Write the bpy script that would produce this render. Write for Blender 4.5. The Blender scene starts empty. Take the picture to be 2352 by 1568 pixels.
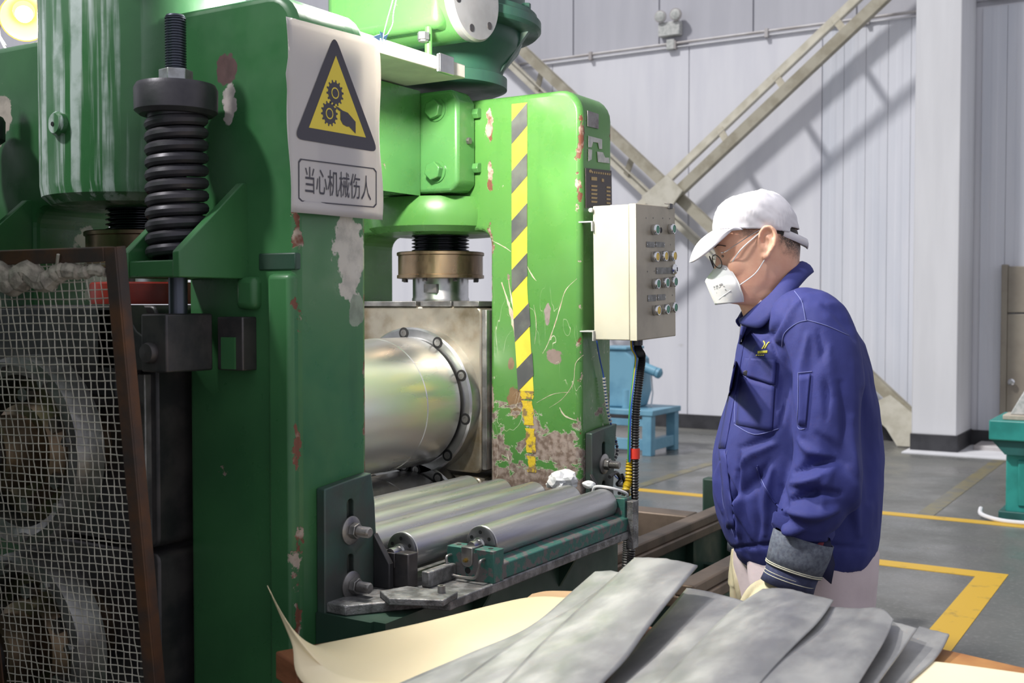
import bpy, bmesh, math, random
from mathutils import Vector, Matrix, noise
from mathutils.bvhtree import BVHTree
random.seed(7)
SC = bpy.context.scene
COL = SC.collection

# ------------------------------------------------------------------ camera, world, sun, exposure
YAW, PITCH, FPX, CAMH = math.radians(31.8), math.radians(-1.86), 2587.0, 1.5
cd = bpy.data.cameras.new('camera'); cam = bpy.data.objects.new('camera', cd); COL.objects.link(cam)
cd.sensor_width = 36.0; cd.lens = 36.0 * FPX / 2352.0; cd.clip_start = 0.05; cd.clip_end = 200
cam.location = (0, 0, CAMH); cam.rotation_euler = (math.pi / 2 + PITCH, 0, YAW)
cd.dof.use_dof = True; cd.dof.focus_distance = 2.85; cd.dof.aperture_fstop = 6.3
SC.camera = cam

w = bpy.data.worlds.new('hall_light'); SC.world = w; w.use_nodes = True
bg = w.node_tree.nodes['Background']; bg.inputs[0].default_value = (0.90, 0.91, 1.0, 1); bg.inputs[1].default_value = 0.66

sd = bpy.data.lights.new('hall_sun', 'SUN'); sd.energy = 2.75; sd.angle = math.radians(5); sd.color = (1.0, 0.985, 0.97)  # sun lamp stands in for the overhead hall lights
so = bpy.data.objects.new('hall_sun', sd); COL.objects.link(so)
so.rotation_euler = Vector((0.62, 0.95, -1.35)).to_track_quat('-Z', 'Y').to_euler()
so.location = (-3, -4, 9)

SC.cycles.max_bounces = 6; SC.cycles.diffuse_bounces = 3; SC.cycles.glossy_bounces = 3; SC.cycles.transmission_bounces = 3
vs = SC.view_settings
vs.view_transform = 'Standard'; vs.look = 'None'; vs.exposure = 0.0; vs.gamma = 1.0; vs.use_curve_mapping = False

# ------------------------------------------------------------------ measuring helpers (photo pixel + a known plane -> metres)
_f = Vector((-math.sin(YAW) * math.cos(PITCH), math.cos(YAW) * math.cos(PITCH), math.sin(PITCH)))
_r = Vector((math.cos(YAW), math.sin(YAW), 0)); _u = _r.cross(_f)
def ray(px, py): return _f + _r * ((px - 1176) / FPX) - _u * ((py - 784) / FPX)
def atX(px, py, X): d = ray(px, py); return Vector((0, 0, CAMH)) + d * (X / d.x)
def atY(px, py, Y): d = ray(px, py); return Vector((0, 0, CAMH)) + d * (Y / d.y)
def atZ(px, py, Z): d = ray(px, py); return Vector((0, 0, CAMH)) + d * ((Z - CAMH) / d.z)
def atD(px, py, D): return Vector((0, 0, CAMH)) + ray(px, py) * D

# ------------------------------------------------------------------ materials
def nm(name):
    m = bpy.data.materials.new(name); m.use_nodes = True
    nt = m.node_tree; return m, nt, nt.nodes['Principled BSDF']
def lk(nt, a, b): nt.links.new(a, b)
def sv(nt, sock, v):
    if hasattr(v, 'is_output'): nt.links.new(v, sock)
    elif isinstance(v, (tuple, list)) and len(v) == 3 and sock.type == 'RGBA': sock.default_value = (*v, 1)
    else: sock.default_value = v
def pos(nt, scale=(1, 1, 1), off=(0, 0, 0), space='Position'):
    if space == 'Position': o = nt.nodes.new('ShaderNodeNewGeometry').outputs['Position']
    else: o = nt.nodes.new('ShaderNodeTexCoord').outputs['Object']
    mp = nt.nodes.new('ShaderNodeMapping'); mp.inputs['Scale'].default_value = scale; mp.inputs['Location'].default_value = off
    lk(nt, o, mp.inputs['Vector']); return mp.outputs[0]
def ntex(nt, vec, scale=5, detail=4, rough=0.55, dist=0.0):
    n = nt.nodes.new('ShaderNodeTexNoise'); n.inputs['Scale'].default_value = scale; n.inputs['Detail'].default_value = detail
    n.inputs['Roughness'].default_value = rough; n.inputs['Distortion'].default_value = dist
    lk(nt, vec, n.inputs['Vector']); return n.outputs[0]
def step(nt, v, a, b, lo=0.0, hi=1.0):
    n = nt.nodes.new('ShaderNodeMapRange'); n.interpolation_type = 'SMOOTHSTEP'
    n.inputs['From Min'].default_value = a; n.inputs['From Max'].default_value = b
    n.inputs['To Min'].default_value = lo; n.inputs['To Max'].default_value = hi
    sv(nt, n.inputs['Value'], v); return n.outputs[0]
def mth(nt, op, a, b=0.0):
    n = nt.nodes.new('ShaderNodeMath'); n.operation = op; sv(nt, n.inputs[0], a); sv(nt, n.inputs[1], b); return n.outputs[0]
def mix(nt, fac, a, b):
    n = nt.nodes.new('ShaderNodeMix'); n.data_type = 'RGBA'
    sv(nt, n.inputs[0], fac); sv(nt, n.inputs[6], a); sv(nt, n.inputs[7], b); return n.outputs[2]
def bump(nt, bsdf, h, strength=0.3, dist=0.01):
    n = nt.nodes.new('ShaderNodeBump'); n.inputs['Strength'].default_value = strength; n.inputs['Distance'].default_value = dist
    lk(nt, h, n.inputs['Height']); lk(nt, n.outputs[0], bsdf.inputs['Normal'])
def xyz(nt):
    s = nt.nodes.new('ShaderNodeSeparateXYZ'); lk(nt, nt.nodes.new('ShaderNodeNewGeometry').outputs['Position'], s.inputs[0]); return s.outputs

def basic(name, c, rough=0.5, metal=0.0, c2=None, sc=8, stretch=(1, 1, 1), bmp=0.0, bsc=60, rvar=0.0, lo=0.38, hi=0.66, space='Position', sheen=0):
    m, nt, b = nm(name)
    b.inputs['Roughness'].default_value = rough; b.inputs['Metallic'].default_value = metal
    v = pos(nt, stretch, space=space)
    n = ntex(nt, v, sc, 5)
    if c2: sv(nt, b.inputs['Base Color'], mix(nt, step(nt, n, lo, hi), c, c2))
    else: b.inputs['Base Color'].default_value = (*c, 1)
    if rvar: sv(nt, b.inputs['Roughness'], step(nt, ntex(nt, v, sc * 1.7, 4), 0.3, 0.7, rough - rvar, rough + rvar))
    if bmp: bump(nt, b, ntex(nt, pos(nt, stretch, space=space), bsc, 3), bmp, 0.004)
    return m

def green_paint(name, base=(0.035, 0.20, 0.045), dark=(0.018, 0.10, 0.03), chips=0.69, worn_z=None, grime=0.0, rough=0.32, streak=None, primer=(0.62, 0.55, 0.47), edges=(), patches=()):
    m, nt, b = nm(name); p = pos(nt); s = xyz(nt)
    col = mix(nt, step(nt, ntex(nt, p, 2.3, 5), 0.35, 0.7), base, dark)
    col = mix(nt, step(nt, ntex(nt, pos(nt, (9, 9, 1.2)), 2.2, 4), 0.55, 0.8, 0, 0.5), col, dark)
    n = ntex(nt, p, 7, 7, 0.62, 0.4)
    chip = step(nt, n, chips, chips + 0.012)
    if streak:  # pale vertical drips
        x0, x1, z0, amt = streak
        st = step(nt, ntex(nt, pos(nt, (26, 26, 0.9), (3, 1, 0)), 1.0, 5, 0.6), 0.47, 0.57)
        msk = mth(nt, 'MULTIPLY', step(nt, s[0], x0, x0 + 0.07), step(nt, s[0], x1, x1 - 0.12))
        msk = mth(nt, 'MULTIPLY', msk, step(nt, s[2], z0, z0 + 0.05))
        st = mth(nt, 'MULTIPLY', mth(nt, 'MULTIPLY', st, msk), amt)
        st = mth(nt, 'MULTIPLY', st, step(nt, ntex(nt, p, 14, 5), 0.36, 0.6, 0.45, 1))
        col = mix(nt, st, col, (0.52, 0.60, 0.58))
    for (cx, cy, cz, rx, rz, pc) in patches:  # bare filler patches with ragged outlines
        dx = mth(nt, 'DIVIDE', mth(nt, 'SUBTRACT', s[0] if cx is not None else s[1], cx if cx is not None else cy), rx)
        dz = mth(nt, 'DIVIDE', mth(nt, 'SUBTRACT', s[2], cz), rz)
        rr = mth(nt, 'SQRT', mth(nt, 'ADD', mth(nt, 'MULTIPLY', dx, dx), mth(nt, 'MULTIPLY', dz, dz)))
        rr = mth(nt, 'ADD', rr, step(nt, ntex(nt, p, 16, 5), 0.25, 0.75, -0.45, 0.45))
        col = mix(nt, step(nt, rr, 1.02, 0.9), col, mix(nt, step(nt, ntex(nt, p, 30, 4), 0.4, 0.7), pc, tuple(v * 0.72 for v in pc)))
    rust = mix(nt, ntex(nt, p, 40, 5), (0.15, 0.09, 0.07), (0.36, 0.29, 0.25))
    col = mix(nt, chip, col, mix(nt, step(nt, ntex(nt, p, 3, 2), 0.4, 0.6), primer, rust))
    wet = chip
    for (ex_, ey_) in edges:  # knocked vertical arrises of the posts
        dx = mth(nt, 'SUBTRACT', s[0], ex_); dy = mth(nt, 'SUBTRACT', s[1], ey_)
        rr = mth(nt, 'SQRT', mth(nt, 'ADD', mth(nt, 'MULTIPLY', dx, dx), mth(nt, 'MULTIPLY', dy, dy)))
        rr = mth(nt, 'ADD', rr, step(nt, ntex(nt, pos(nt, (1, 1, 0.8)), 11, 6, 0.65), 0.30, 0.70, 0.030, -0.012))
        ed = step(nt, rr, 0.013, 0.010)
        col = mix(nt, ed, col, mix(nt, step(nt, ntex(nt, p, 25, 3), 0.45, 0.6), (0.17, 0.06, 0.035), (0.40, 0.33, 0.27)))
        wet = mth(nt, 'MAXIMUM', wet, ed)
    if worn_z:
        z0, z1 = worn_z
        zz = mth(nt, 'ADD', s[2], step(nt, ntex(nt, pos(nt, (1, 1, 1.3)), 9, 7, 0.65, 0.3), 0.25, 0.75, -0.20, 0.20))
        wm = step(nt, zz, z1, z1 - 0.012)
        rim = mth(nt, 'MULTIPLY', step(nt, zz, z1 + 0.014, z1), step(nt, zz, z1 - 0.02, z1))
        col = mix(nt, wm, col, mix(nt, step(nt, ntex(nt, p, 60, 4), 0.35, 0.65), (0.15, 0.105, 0.085), (0.33, 0.27, 0.24)))
        col = mix(nt, mth(nt, 'MULTIPLY', rim, 0.6), col, (0.62, 0.62, 0.5))
        wet = mth(nt, 'MAXIMUM', wet, wm)
        # long scratches
        sc = ntex(nt, pos(nt, (4, 4, 1.2), (2, 0, 0)), 3.2, 2, 0.4, 2.2)
        ln = step(nt, mth(nt, 'ABSOLUTE', mth(nt, 'SUBTRACT', sc, 0.5)), 0.006, 0.002)
        ln = mth(nt, 'MULTIPLY', ln, step(nt, s[2], z1 + 0.55, z1 + 0.2)); ln = mth(nt, 'MULTIPLY', ln, step(nt, ntex(nt, p, 5, 2), 0.48, 0.56))
        col = mix(nt, ln, col, (0.70, 0.66, 0.55))
    if grime:
        col = mix(nt, step(nt, ntex(nt, pos(nt, (1, 1, 0.7)), 3.1, 6), 0.45, 0.75, 0, grime), col, (0.02, 0.025, 0.02))
    sv(nt, b.inputs['Base Color'], col)
    sv(nt, b.inputs['Roughness'], mth(nt, 'ADD', step(nt, ntex(nt, p, 9, 4), 0.3, 0.7, rough - 0.08, rough + 0.14), mth(nt, 'MULTIPLY', wet, 0.3)))
    hh = mth(nt, 'SUBTRACT', mth(nt, 'MULTIPLY', ntex(nt, p, 18, 3), 0.35), wet)
    bump(nt, b, hh, 0.35, 0.004)
    return m

M = {}
M['green_shaded'] = green_paint('green_enamel_near_shaded', base=(0.048, 0.172, 0.062), dark=(0.030, 0.115, 0.044), streak=(-2.42, -1.98, 1.70, 1.0),  # darker copy of the stands' green, shade put into the base colour
    edges=((-1.60, 1.74), (-1.60, 1.968)), chips=0.70, patches=[(None, 1.915, 1.60, 0.062, 0.085, (0.52, 0.50, 0.44)), (None, 1.935, 1.48, 0.025, 0.04, (0.26, 0.32, 0.24)),
                         (-1.79, None, 1.93, 0.022, 0.05, (0.55, 0.50, 0.48)), (-1.80, None, 2.00, 0.03, 0.035, (0.12, 0.07, 0.07)), (-2.60, None, 1.97, 0.05, 0.09, (0.5, 0.44, 0.38))])
M['green_lit'] = green_paint('green_enamel_far_lit', base=(0.095, 0.27, 0.06), dark=(0.07, 0.215, 0.05), worn_z=(0, 1.10), chips=0.685, rough=0.28, edges=((-1.60, 2.97), (-1.60, 3.175), (-1.923, 2.97)),  # lighter copy of the same green, lamp light put into the base colour
    patches=[(-1.69, None, 1.34, 0.03, 0.03, (0.26, 0.20, 0.18)), (-1.715, None, 1.46, 0.014, 0.04, (0.30, 0.25, 0.24)), (-1.83, None, 1.185, 0.026, 0.05, (0.24, 0.15, 0.08)), (-1.845, None, 1.32, 0.012, 0.02, (0.24, 0.15, 0.08))])
M['green_plain'] = green_paint('green_enamel_gearbox', base=(0.04, 0.15, 0.055), dark=(0.026, 0.10, 0.04), chips=0.74)
M['green_mid'] = green_paint('green_enamel_beam', base=(0.095, 0.27, 0.075), dark=(0.07, 0.215, 0.065), chips=0.73, rough=0.22)
M['green_dark'] = green_paint('green_enamel_oily', base=(0.025, 0.07, 0.045), dark=(0.016, 0.045, 0.03), chips=0.72, grime=0.75, rough=0.42)
M['green_gear'] = green_paint('green_blue_gear_case', base=(0.035, 0.12, 0.075), dark=(0.025, 0.075, 0.06), chips=0.78, rough=0.4)
M['green_patina'] = basic('worn_teal_paint', (0.05, 0.17, 0.14), 0.5, 0.3, (0.16, 0.15, 0.15), 38, bmp=0.25, bsc=90, lo=0.5, hi=0.56)
M['steel_bright'] = basic('polished_roll_steel', (0.74, 0.73, 0.72), 0.30, 0.88, (0.62, 0.61, 0.60), 3.5, (1, 0.25, 1), rvar=0.07)
M['steel_roller'] = basic('ground_roller_steel', (0.48, 0.48, 0.49), 0.33, 0.78, (0.40, 0.40, 0.41), 6, (8, 0.6, 8), rvar=0.06)
M['steel_dark'] = basic('oily_dark_steel', (0.055, 0.055, 0.06), 0.45, 0.65, (0.11, 0.10, 0.10), 9, bmp=0.15, bsc=50, rvar=0.1)
M['steel_mid'] = basic('scuffed_grey_steel', (0.20, 0.195, 0.19), 0.42, 0.8, (0.36, 0.35, 0.34), 16, bmp=0.2, bsc=70, rvar=0.1)
M['steel_plate'] = basic('gritty_table_plate', (0.15, 0.15, 0.15), 0.5, 0.6, (0.33, 0.33, 0.33), 28, bmp=0.5, bsc=160, rvar=0.08)
M['steel_end'] = basic('roller_end_steel', (0.16, 0.16, 0.165), 0.38, 0.9, (0.24, 0.24, 0.24), 20)
M['steel_edge'] = basic('ground_flange_steel', (0.55, 0.55, 0.55), 0.3, 1.0, (0.42, 0.42, 0.42), 12)
M['chock'] = basic('oil_stained_chock_steel', (0.44, 0.40, 0.33), 0.42, 0.75, (0.22, 0.17, 0.10), 6.5, bmp=0.12, bsc=40, rvar=0.1, lo=0.45, hi=0.72)
M['bronze'] = basic('oil_stained_bronze', (0.30, 0.22, 0.14), 0.35, 0.9, (0.13, 0.09, 0.06), 8, (1.5, 1.5, 0.5), rvar=0.1)
M['screw_black'] = basic('greased_black_thread', (0.018, 0.020, 0.028), 0.25, 0.5)
M['spring'] = basic('black_oxide_spring', (0.045, 0.043, 0.052), 0.42, 0.5, (0.07, 0.066, 0.075), 12, bmp=0.1)
M['rod'] = basic('blued_rod_steel', (0.10, 0.11, 0.14), 0.35, 0.8)
M['nut'] = basic('galvanised_nut', (0.42, 0.43, 0.45), 0.4, 0.85, (0.3, 0.3, 0.3), 40)
M['red'] = basic('oily_red_paint', (0.30, 0.03, 0.02), 0.4, 0.0, (0.18, 0.02, 0.015), 12)
M['rust_frame'] = basic('rusty_angle_iron', (0.055, 0.045, 0.042), 0.6, 0.5, (0.16, 0.07, 0.03), 6, bmp=0.2)
M['wire'] = basic('dusty_mesh_wire', (0.58, 0.55, 0.47), 0.55, 0.3, (0.36, 0.33, 0.28), 18)
M['dust'] = basic('lint_clump', (0.40, 0.36, 0.30), 0.9, 0, (0.2, 0.18, 0.15), 40, bmp=0.8, bsc=120)
M['paper'] = None
M['ink_black'] = basic('sign_black_ink', (0.055, 0.052, 0.07), 0.55)
M['ink_yellow'] = basic('sign_yellow_ink', (0.80, 0.64, 0.06), 0.5)
M['tape_yellow'] = basic('yellow_tape', (0.80, 0.66, 0.06), 0.4, 0, (0.70, 0.56, 0.05), 20)
M['tape_black'] = basic('black_tape', (0.075, 0.08, 0.085), 0.5, 0, (0.12, 0.13, 0.12), 14)
M['tape_worn'] = basic('worn_yellow_paint', (0.66, 0.48, 0.03), 0.5, 0, (0.25, 0.17, 0.08), 40, bmp=0.4, bsc=120, lo=0.5, hi=0.6)
M['box_cream'] = basic('cream_enamel_box', (0.52, 0.50, 0.40), 0.38, 0.0, (0.47, 0.45, 0.35), 5)
M['box_door'] = basic('grubby_box_door', (0.43, 0.38, 0.29), 0.36, 0.2, (0.31, 0.275, 0.21), 6, bmp=0.05)
M['chrome'] = basic('chrome_bezel', (0.75, 0.76, 0.78), 0.15, 1.0)
M['btn_green'] = basic('green_button', (0.02, 0.22, 0.12), 0.3)
M['btn_yellow'] = basic('yellow_button', (0.75, 0.50, 0.03), 0.3)
M['black'] = basic('black_void', (0.008, 0.008, 0.009), 0.6)
M['rubber'] = basic('black_conduit_rubber', (0.02, 0.02, 0.022), 0.35)
M['plate_brown'] = basic('brown_name_plate', (0.05, 0.04, 0.04), 0.4, 0.3)
M['gold'] = basic('gold_plate_cells', (0.38, 0.27, 0.12), 0.4, 0.4)
M['label_white'] = basic('torn_white_label', (0.55, 0.55, 0.53), 0.6, 0, (0.4, 0.42, 0.4), 30)
M['tag_grey'] = basic('engraved_grey_tag', (0.16, 0.16, 0.15), 0.45, 0.5, (0.25, 0.25, 0.24), 50)
M['wire_blue'] = basic('blue_wire_jacket', (0.03, 0.10, 0.45), 0.4)
M['wire_yellow'] = basic('yellow_wrap', (0.60, 0.42, 0.02), 0.4)
M['wire_green'] = basic('green_wire_jacket', (0.05, 0.30, 0.08), 0.4)
M['wire_white'] = basic('white_wire_jacket', (0.7, 0.7, 0.72), 0.4)
M['wire_red'] = basic('red_tape_wrap', (0.75, 0.05, 0.03), 0.4)
M['spiral'] = basic('dark_metal_spiral_hose', (0.28, 0.28, 0.28), 0.35, 0.9)
M['plastic_bag'] = basic('crumpled_white_plastic', (0.75, 0.76, 0.78), 0.35)
M['wood'] = basic('orange_brown_board', (0.42, 0.20, 0.06), 0.6, 0, (0.30, 0.12, 0.035), 7, (1, 1, 6), bmp=0.15, bsc=50)
M['wood_dark'] = basic('reddish_brown_board', (0.26, 0.09, 0.035), 0.6, 0, (0.18, 0.06, 0.02), 7, (1, 1, 6), bmp=0.15, bsc=50)
M['kraft'] = basic('cream_wrapping_paper', (0.86, 0.72, 0.46), 0.5, 0, (0.88, 0.76, 0.52), 3)
M['kraft2'] = basic('tan_paper_edge', (0.55, 0.36, 0.20), 0.6)
M['sheet'] = basic('matte_rolled_sheet', (0.30, 0.30, 0.305), 0.46, 0.6, (0.45, 0.45, 0.44), 6, (2.2, 1, 1), bmp=0.08, bsc=30, rvar=0.08)
# ------------------------------------------------------------------ mesh helpers
def crom(pts, n):
    P = [Vector(p) for p in pts]; out = []
    for i in range(len(P) - 1):
        a = P[max(i - 1, 0)]; b = P[i]; c = P[i + 1]; d = P[min(i + 2, len(P) - 1)]
        for k in range(n):
            t = k / n
            out.append(0.5 * ((2 * b) + (c - a) * t + (2 * a - 5 * b + 4 * c - d) * t * t + (3 * b - a - 3 * c + d) * t ** 3))
    out.append(P[-1]); return out
def frame(d):
    d = d.normalized(); a = Vector((0, 0, 1)) if abs(d.z) < 0.9 else Vector((1, 0, 0))
    u = d.cross(a).normalized(); return u, d.cross(u).normalized()
class MB:
    def __init__(s): s.v = []; s.f = []
    def add(s, vs_, fs):
        o = len(s.v); s.v += [Vector(p) for p in vs_]; s.f += [[i + o for i in f] for f in fs]; return s
    def box(s, x0, x1, y0, y1, z0, z1):
        x0, x1 = sorted((x0, x1)); y0, y1 = sorted((y0, y1)); z0, z1 = sorted((z0, z1))
        return s.add([(x0, y0, z0), (x1, y0, z0), (x1, y1, z0), (x0, y1, z0), (x0, y0, z1), (x1, y0, z1), (x1, y1, z1), (x0, y1, z1)],
                     [(0, 3, 2, 1), (4, 5, 6, 7), (0, 1, 5, 4), (1, 2, 6, 5), (2, 3, 7, 6), (3, 0, 4, 7)])
    def prism(s, poly, axis, a, b):
        def mk(p, t): return {'x': (t, p[0], p[1]), 'y': (p[0], t, p[1]), 'z': (p[0], p[1], t)}[axis]
        n = len(poly); vs_ = [mk(p, a) for p in poly] + [mk(p, b) for p in poly]
        return s.add(vs_, [list(range(n))[::-1], list(range(n, 2 * n))] + [(i, (i + 1) % n, (i + 1) % n + n, i + n) for i in range(n)])
    def hull_quad(s, quad, off):  # four corner points pushed by off to make a slab
        q = [Vector(p) for p in quad]; o = Vector(off)
        return s.add(q + [p + o for p in q], [(3, 2, 1, 0), (4, 5, 6, 7), (0, 1, 5, 4), (1, 2, 6, 5), (2, 3, 7, 6), (3, 0, 4, 7)])
    def cyl(s, p0, p1, r0, r1=None, n=24, rot=0.0):
        p0, p1 = Vector(p0), Vector(p1); r1 = r0 if r1 is None else r1; u, v = frame(p1 - p0)
        ring = lambda p, r: [p + (u * math.cos(2 * math.pi * i / n + rot) + v * math.sin(2 * math.pi * i / n + rot)) * r for i in range(n)]
        return s.add(ring(p0, r0) + ring(p1, r1), [list(range(n)), list(range(2 * n - 1, n - 1, -1))] + [(i, i + n, (i + 1) % n + n, (i + 1) % n) for i in range(n)])
    def lathe(s, prof, c, axis=(0, 0, 1), n=48, caps=True):  # prof: (radius, distance along axis)
        c = Vector(c); ax = Vector(axis).normalized(); u, v = frame(ax); vs_ = []
        for r, h in prof:
            vs_ += [c + ax * h + (u * math.cos(2 * math.pi * i / n) + v * math.sin(2 * math.pi * i / n)) * r for i in range(n)]
        fs = []
        for k in range(len(prof) - 1):
            for i in range(n): fs.append((k * n + i, (k + 1) * n + i, (k + 1) * n + (i + 1) % n, k * n + (i + 1) % n))
        if caps: fs += [list(range(n)), list(range(len(prof) * n - 1, (len(prof) - 1) * n - 1, -1))]
        return s.add(vs_, fs)
    def tube(s, pts, r, n=8, sm=0):
        P = crom(pts, sm) if sm else [Vector(p) for p in pts]
        R = r if isinstance(r, (list, tuple)) else [r] * len(P)
        vs_ = []; u = None
        for i, p in enumerate(P):
            d = (P[min(i + 1, len(P) - 1)] - P[max(i - 1, 0)])
            if d.length < 1e-9: d = Vector((0, 0, 1))
            d.normalize()
            if u is None: u, v = frame(d)
            else:
                u = (u - d * u.dot(d)); u = u.normalized() if u.length > 1e-6 else frame(d)[0]; v = d.cross(u)
            rr = R[min(i, len(R) - 1)]
            vs_ += [p + (u * math.cos(2 * math.pi * k / n) + v * math.sin(2 * math.pi * k / n)) * rr for k in range(n)]
        L = len(P); fs = [(i * n + k, i * n + (k + 1) % n, (i + 1) * n + (k + 1) % n, (i + 1) * n + k) for i in range(L - 1) for k in range(n)]
        return s.add(vs_, fs + [list(range(n))[::-1], list(range((L - 1) * n, L * n))])
    def helix(s, c, r, wire, pitch, z0, z1, n=10, seg=20, ph=0.0):
        turns = (z1 - z0) / pitch; N = int(turns * seg)
        return s.tube([(c[0] + r * math.cos(ph + 2 * math.pi * i / seg), c[1] + r * math.sin(ph + 2 * math.pi * i / seg), z0 + (z1 - z0) * i / N) for i in range(N + 1)], wire, n)
    def grid(s, rows):
        a, b = len(rows), len(rows[0]); vs_ = [p for r in rows for p in r]
        return s.add(vs_, [(i * b + j, i * b + j + 1, (i + 1) * b + j + 1, (i + 1) * b + j) for i in range(a - 1) for j in range(b - 1)])
    def rings(s, R, caps=True):  # list of closed rings
        n = len(R[0]); vs_ = [p for r in R for p in r]
        fs = [(k * n + i, k * n + (i + 1) % n, (k + 1) * n + (i + 1) % n, (k + 1) * n + i) for k in range(len(R) - 1) for i in range(n)]
        if caps: fs += [list(range(n))[::-1], list(range((len(R) - 1) * n, len(R) * n))]
        return s.add(vs_, fs)
    def xform(s, mat):
        s.v = [mat @ p for p in s.v]; return s
    def mesh(s, name='mesh', off=(0, 0, 0)):
        o = Vector(off); me = bpy.data.meshes.new(name); me.from_pydata([tuple(p - o) for p in s.v], [], s.f); me.validate(); me.update()
        bm = bmesh.new(); bm.from_mesh(me); bmesh.ops.recalc_face_normals(bm, faces=bm.faces); bm.to_mesh(me); bm.free(); return me
    def build(s, name, mat, parent=None, smooth=True, ang=35, bevel=0.0, seg=2, local=False, label=None, solid=0.0, sub=0):
        if parent is not None: off = (0, 0, 0) if local else org(parent)
        else:
            xs = [p.x for p in s.v]; ys = [p.y for p in s.v]; off = ((min(xs) + max(xs)) / 2, (min(ys) + max(ys)) / 2, min(p.z for p in s.v))
        me = s.mesh(name, off); o = bpy.data.objects.new(name, me); COL.objects.link(o)
        if parent is not None: o.parent = parent
        else: o.location = off
        me.materials.append(M[mat] if isinstance(mat, str) else mat)
        if smooth:
            me.polygons.foreach_set('use_smooth', [True] * len(me.polygons))
            me.set_sharp_from_angle(angle=math.radians(ang))
        if sub: md = o.modifiers.new('sub', 'SUBSURF'); md.levels = sub; md.render_levels = sub
        if solid: md = o.modifiers.new('solid', 'SOLIDIFY'); md.thickness = solid; md.offset = 0
        if bevel:
            md = o.modifiers.new('bevel', 'BEVEL'); md.width = bevel; md.segments = seg; md.limit_method = 'ANGLE'; md.angle_limit = math.radians(40)
        if label: o['label'] = label
        return o
def org(o):
    v = Vector((0, 0, 0))
    while o is not None: v += o.location; o = o.parent
    return v
def thing(name, label, cat, loc=(0, 0, 0), rotz=0.0, group=None):
    o = bpy.data.objects.new(name, None); COL.objects.link(o); o.location = loc; o.rotation_euler = (0, 0, rotz); o.empty_display_size = 0.1
    o['label'] = label; o['category'] = cat
    if group: o['group'] = group
    return o
def tag(o, label, cat, group=None):
    o['label'] = label; o['category'] = cat
    if group: o['group'] = group
    return o
def struct(o, label=None, cat=None):
    o['kind'] = 'structure'
    if label: o['label'] = label
    if cat: o['category'] = cat
    return o
def inst(src, parent, loc):  # a copy sharing mesh data, moved by loc
    c = src.copy(); COL.objects.link(c); c.parent = parent; c.location = Vector(src.location) + Vector(loc); return c
def evaluate(o):
    dg = bpy.context.evaluated_depsgraph_get(); dg.update()
    me = bpy.data.meshes.new_from_object(o.evaluated_get(dg), depsgraph=dg); old = o.data
    o.modifiers.clear(); o.data = me; return o
def cut(o, cutter):  # boolean difference with an MB given in the object's own space + its origin
    off = org(o); me = cutter.mesh('cutter', off); c = bpy.data.objects.new('cutter', me); COL.objects.link(c); c.location = off
    md = o.modifiers.new('cut', 'BOOLEAN'); md.operation = 'DIFFERENCE'; md.solver = 'EXACT'; md.object = c
    evaluate(o); bpy.data.objects.remove(c); bpy.data.meshes.remove(me); return o
def hexm(mb, p0, p1, af, rot=0.0): return mb.cyl(p0, p1, af / math.sqrt(3), n=6, rot=rot)
# ------------------------------------------------------------------ the hall
def wall_mat(name, c, c2, stain=(0.42, 0.40, 0.40)):
    m, nt, b = nm(name); p = pos(nt)
    col = mix(nt, step(nt, ntex(nt, pos(nt, (3, 3, 0.35)), 1.6, 6), 0.35, 0.7), c, c2)
    col = mix(nt, step(nt, ntex(nt, p, 2.4, 7, 0.7), 0.66, 0.74, 0, 0.45), col, stain)
    sv(nt, b.inputs['Base Color'], col); b.inputs['Roughness'].default_value = 0.6
    bump(nt, b, ntex(nt, pos(nt, (1, 1, 0.3)), 14, 4), 0.12, 0.01); return m
M['wall'] = wall_mat('lavender_white_wall_paint', (0.69, 0.69, 0.73), (0.63, 0.63, 0.68))
M['wall_hi'] = wall_mat('lavender_grey_cladding', (0.46, 0.46, 0.50), (0.42, 0.42, 0.46))
M['wall_rib'] = wall_mat('pale_blue_ribbed_sheet', (0.65, 0.66, 0.71), (0.58, 0.60, 0.66))
M['pillar'] = wall_mat('white_pillar_paint', (0.68, 0.68, 0.70), (0.62, 0.62, 0.64))
M['base_black'] = basic('black_skirting_paint', (0.022, 0.022, 0.026), 0.5, 0, (0.04, 0.04, 0.045), 5)
M['floor_line'] = basic('yellow_floor_paint', (0.66, 0.40, 0.02), 0.42, 0, (0.40, 0.25, 0.03), 9, lo=0.58, hi=0.72)
M['floor_faint'] = basic('faded_floor_paint', (0.20, 0.17, 0.08), 0.35, 0, (0.13, 0.125, 0.10), 6)
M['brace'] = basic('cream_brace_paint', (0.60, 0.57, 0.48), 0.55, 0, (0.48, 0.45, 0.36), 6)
M['brace_dim'] = basic('shaded_brace_paint', (0.40, 0.37, 0.29), 0.6, 0, (0.30, 0.27, 0.2), 6)  # dim copy of the brace cream, shade put into the colour
M['conduit'] = basic('grey_conduit', (0.50, 0.48, 0.48), 0.5, 0, (0.38, 0.35, 0.34), 3)
def floor_mat():
    m, nt, b = nm('grey_green_epoxy_floor'); p = pos(nt)
    col = mix(nt, step(nt, ntex(nt, p, 0.9, 6), 0.35, 0.68), (0.105, 0.108, 0.10), (0.155, 0.152, 0.14))
    col = mix(nt, step(nt, ntex(nt, p, 45, 3), 0.5, 0.75, 0, 0.5), col, (0.26, 0.25, 0.24))
    col = mix(nt, step(nt, ntex(nt, p, 3.5, 7, 0.7), 0.6, 0.72, 0, 0.5), col, (0.09, 0.09, 0.085))
    sv(nt, b.inputs['Base Color'], col)
    sv(nt, b.inputs['Roughness'], step(nt, ntex(nt, p, 2.0, 5), 0.3, 0.7, 0.22, 0.5)); return m
M['floor'] = floor_mat()
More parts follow.
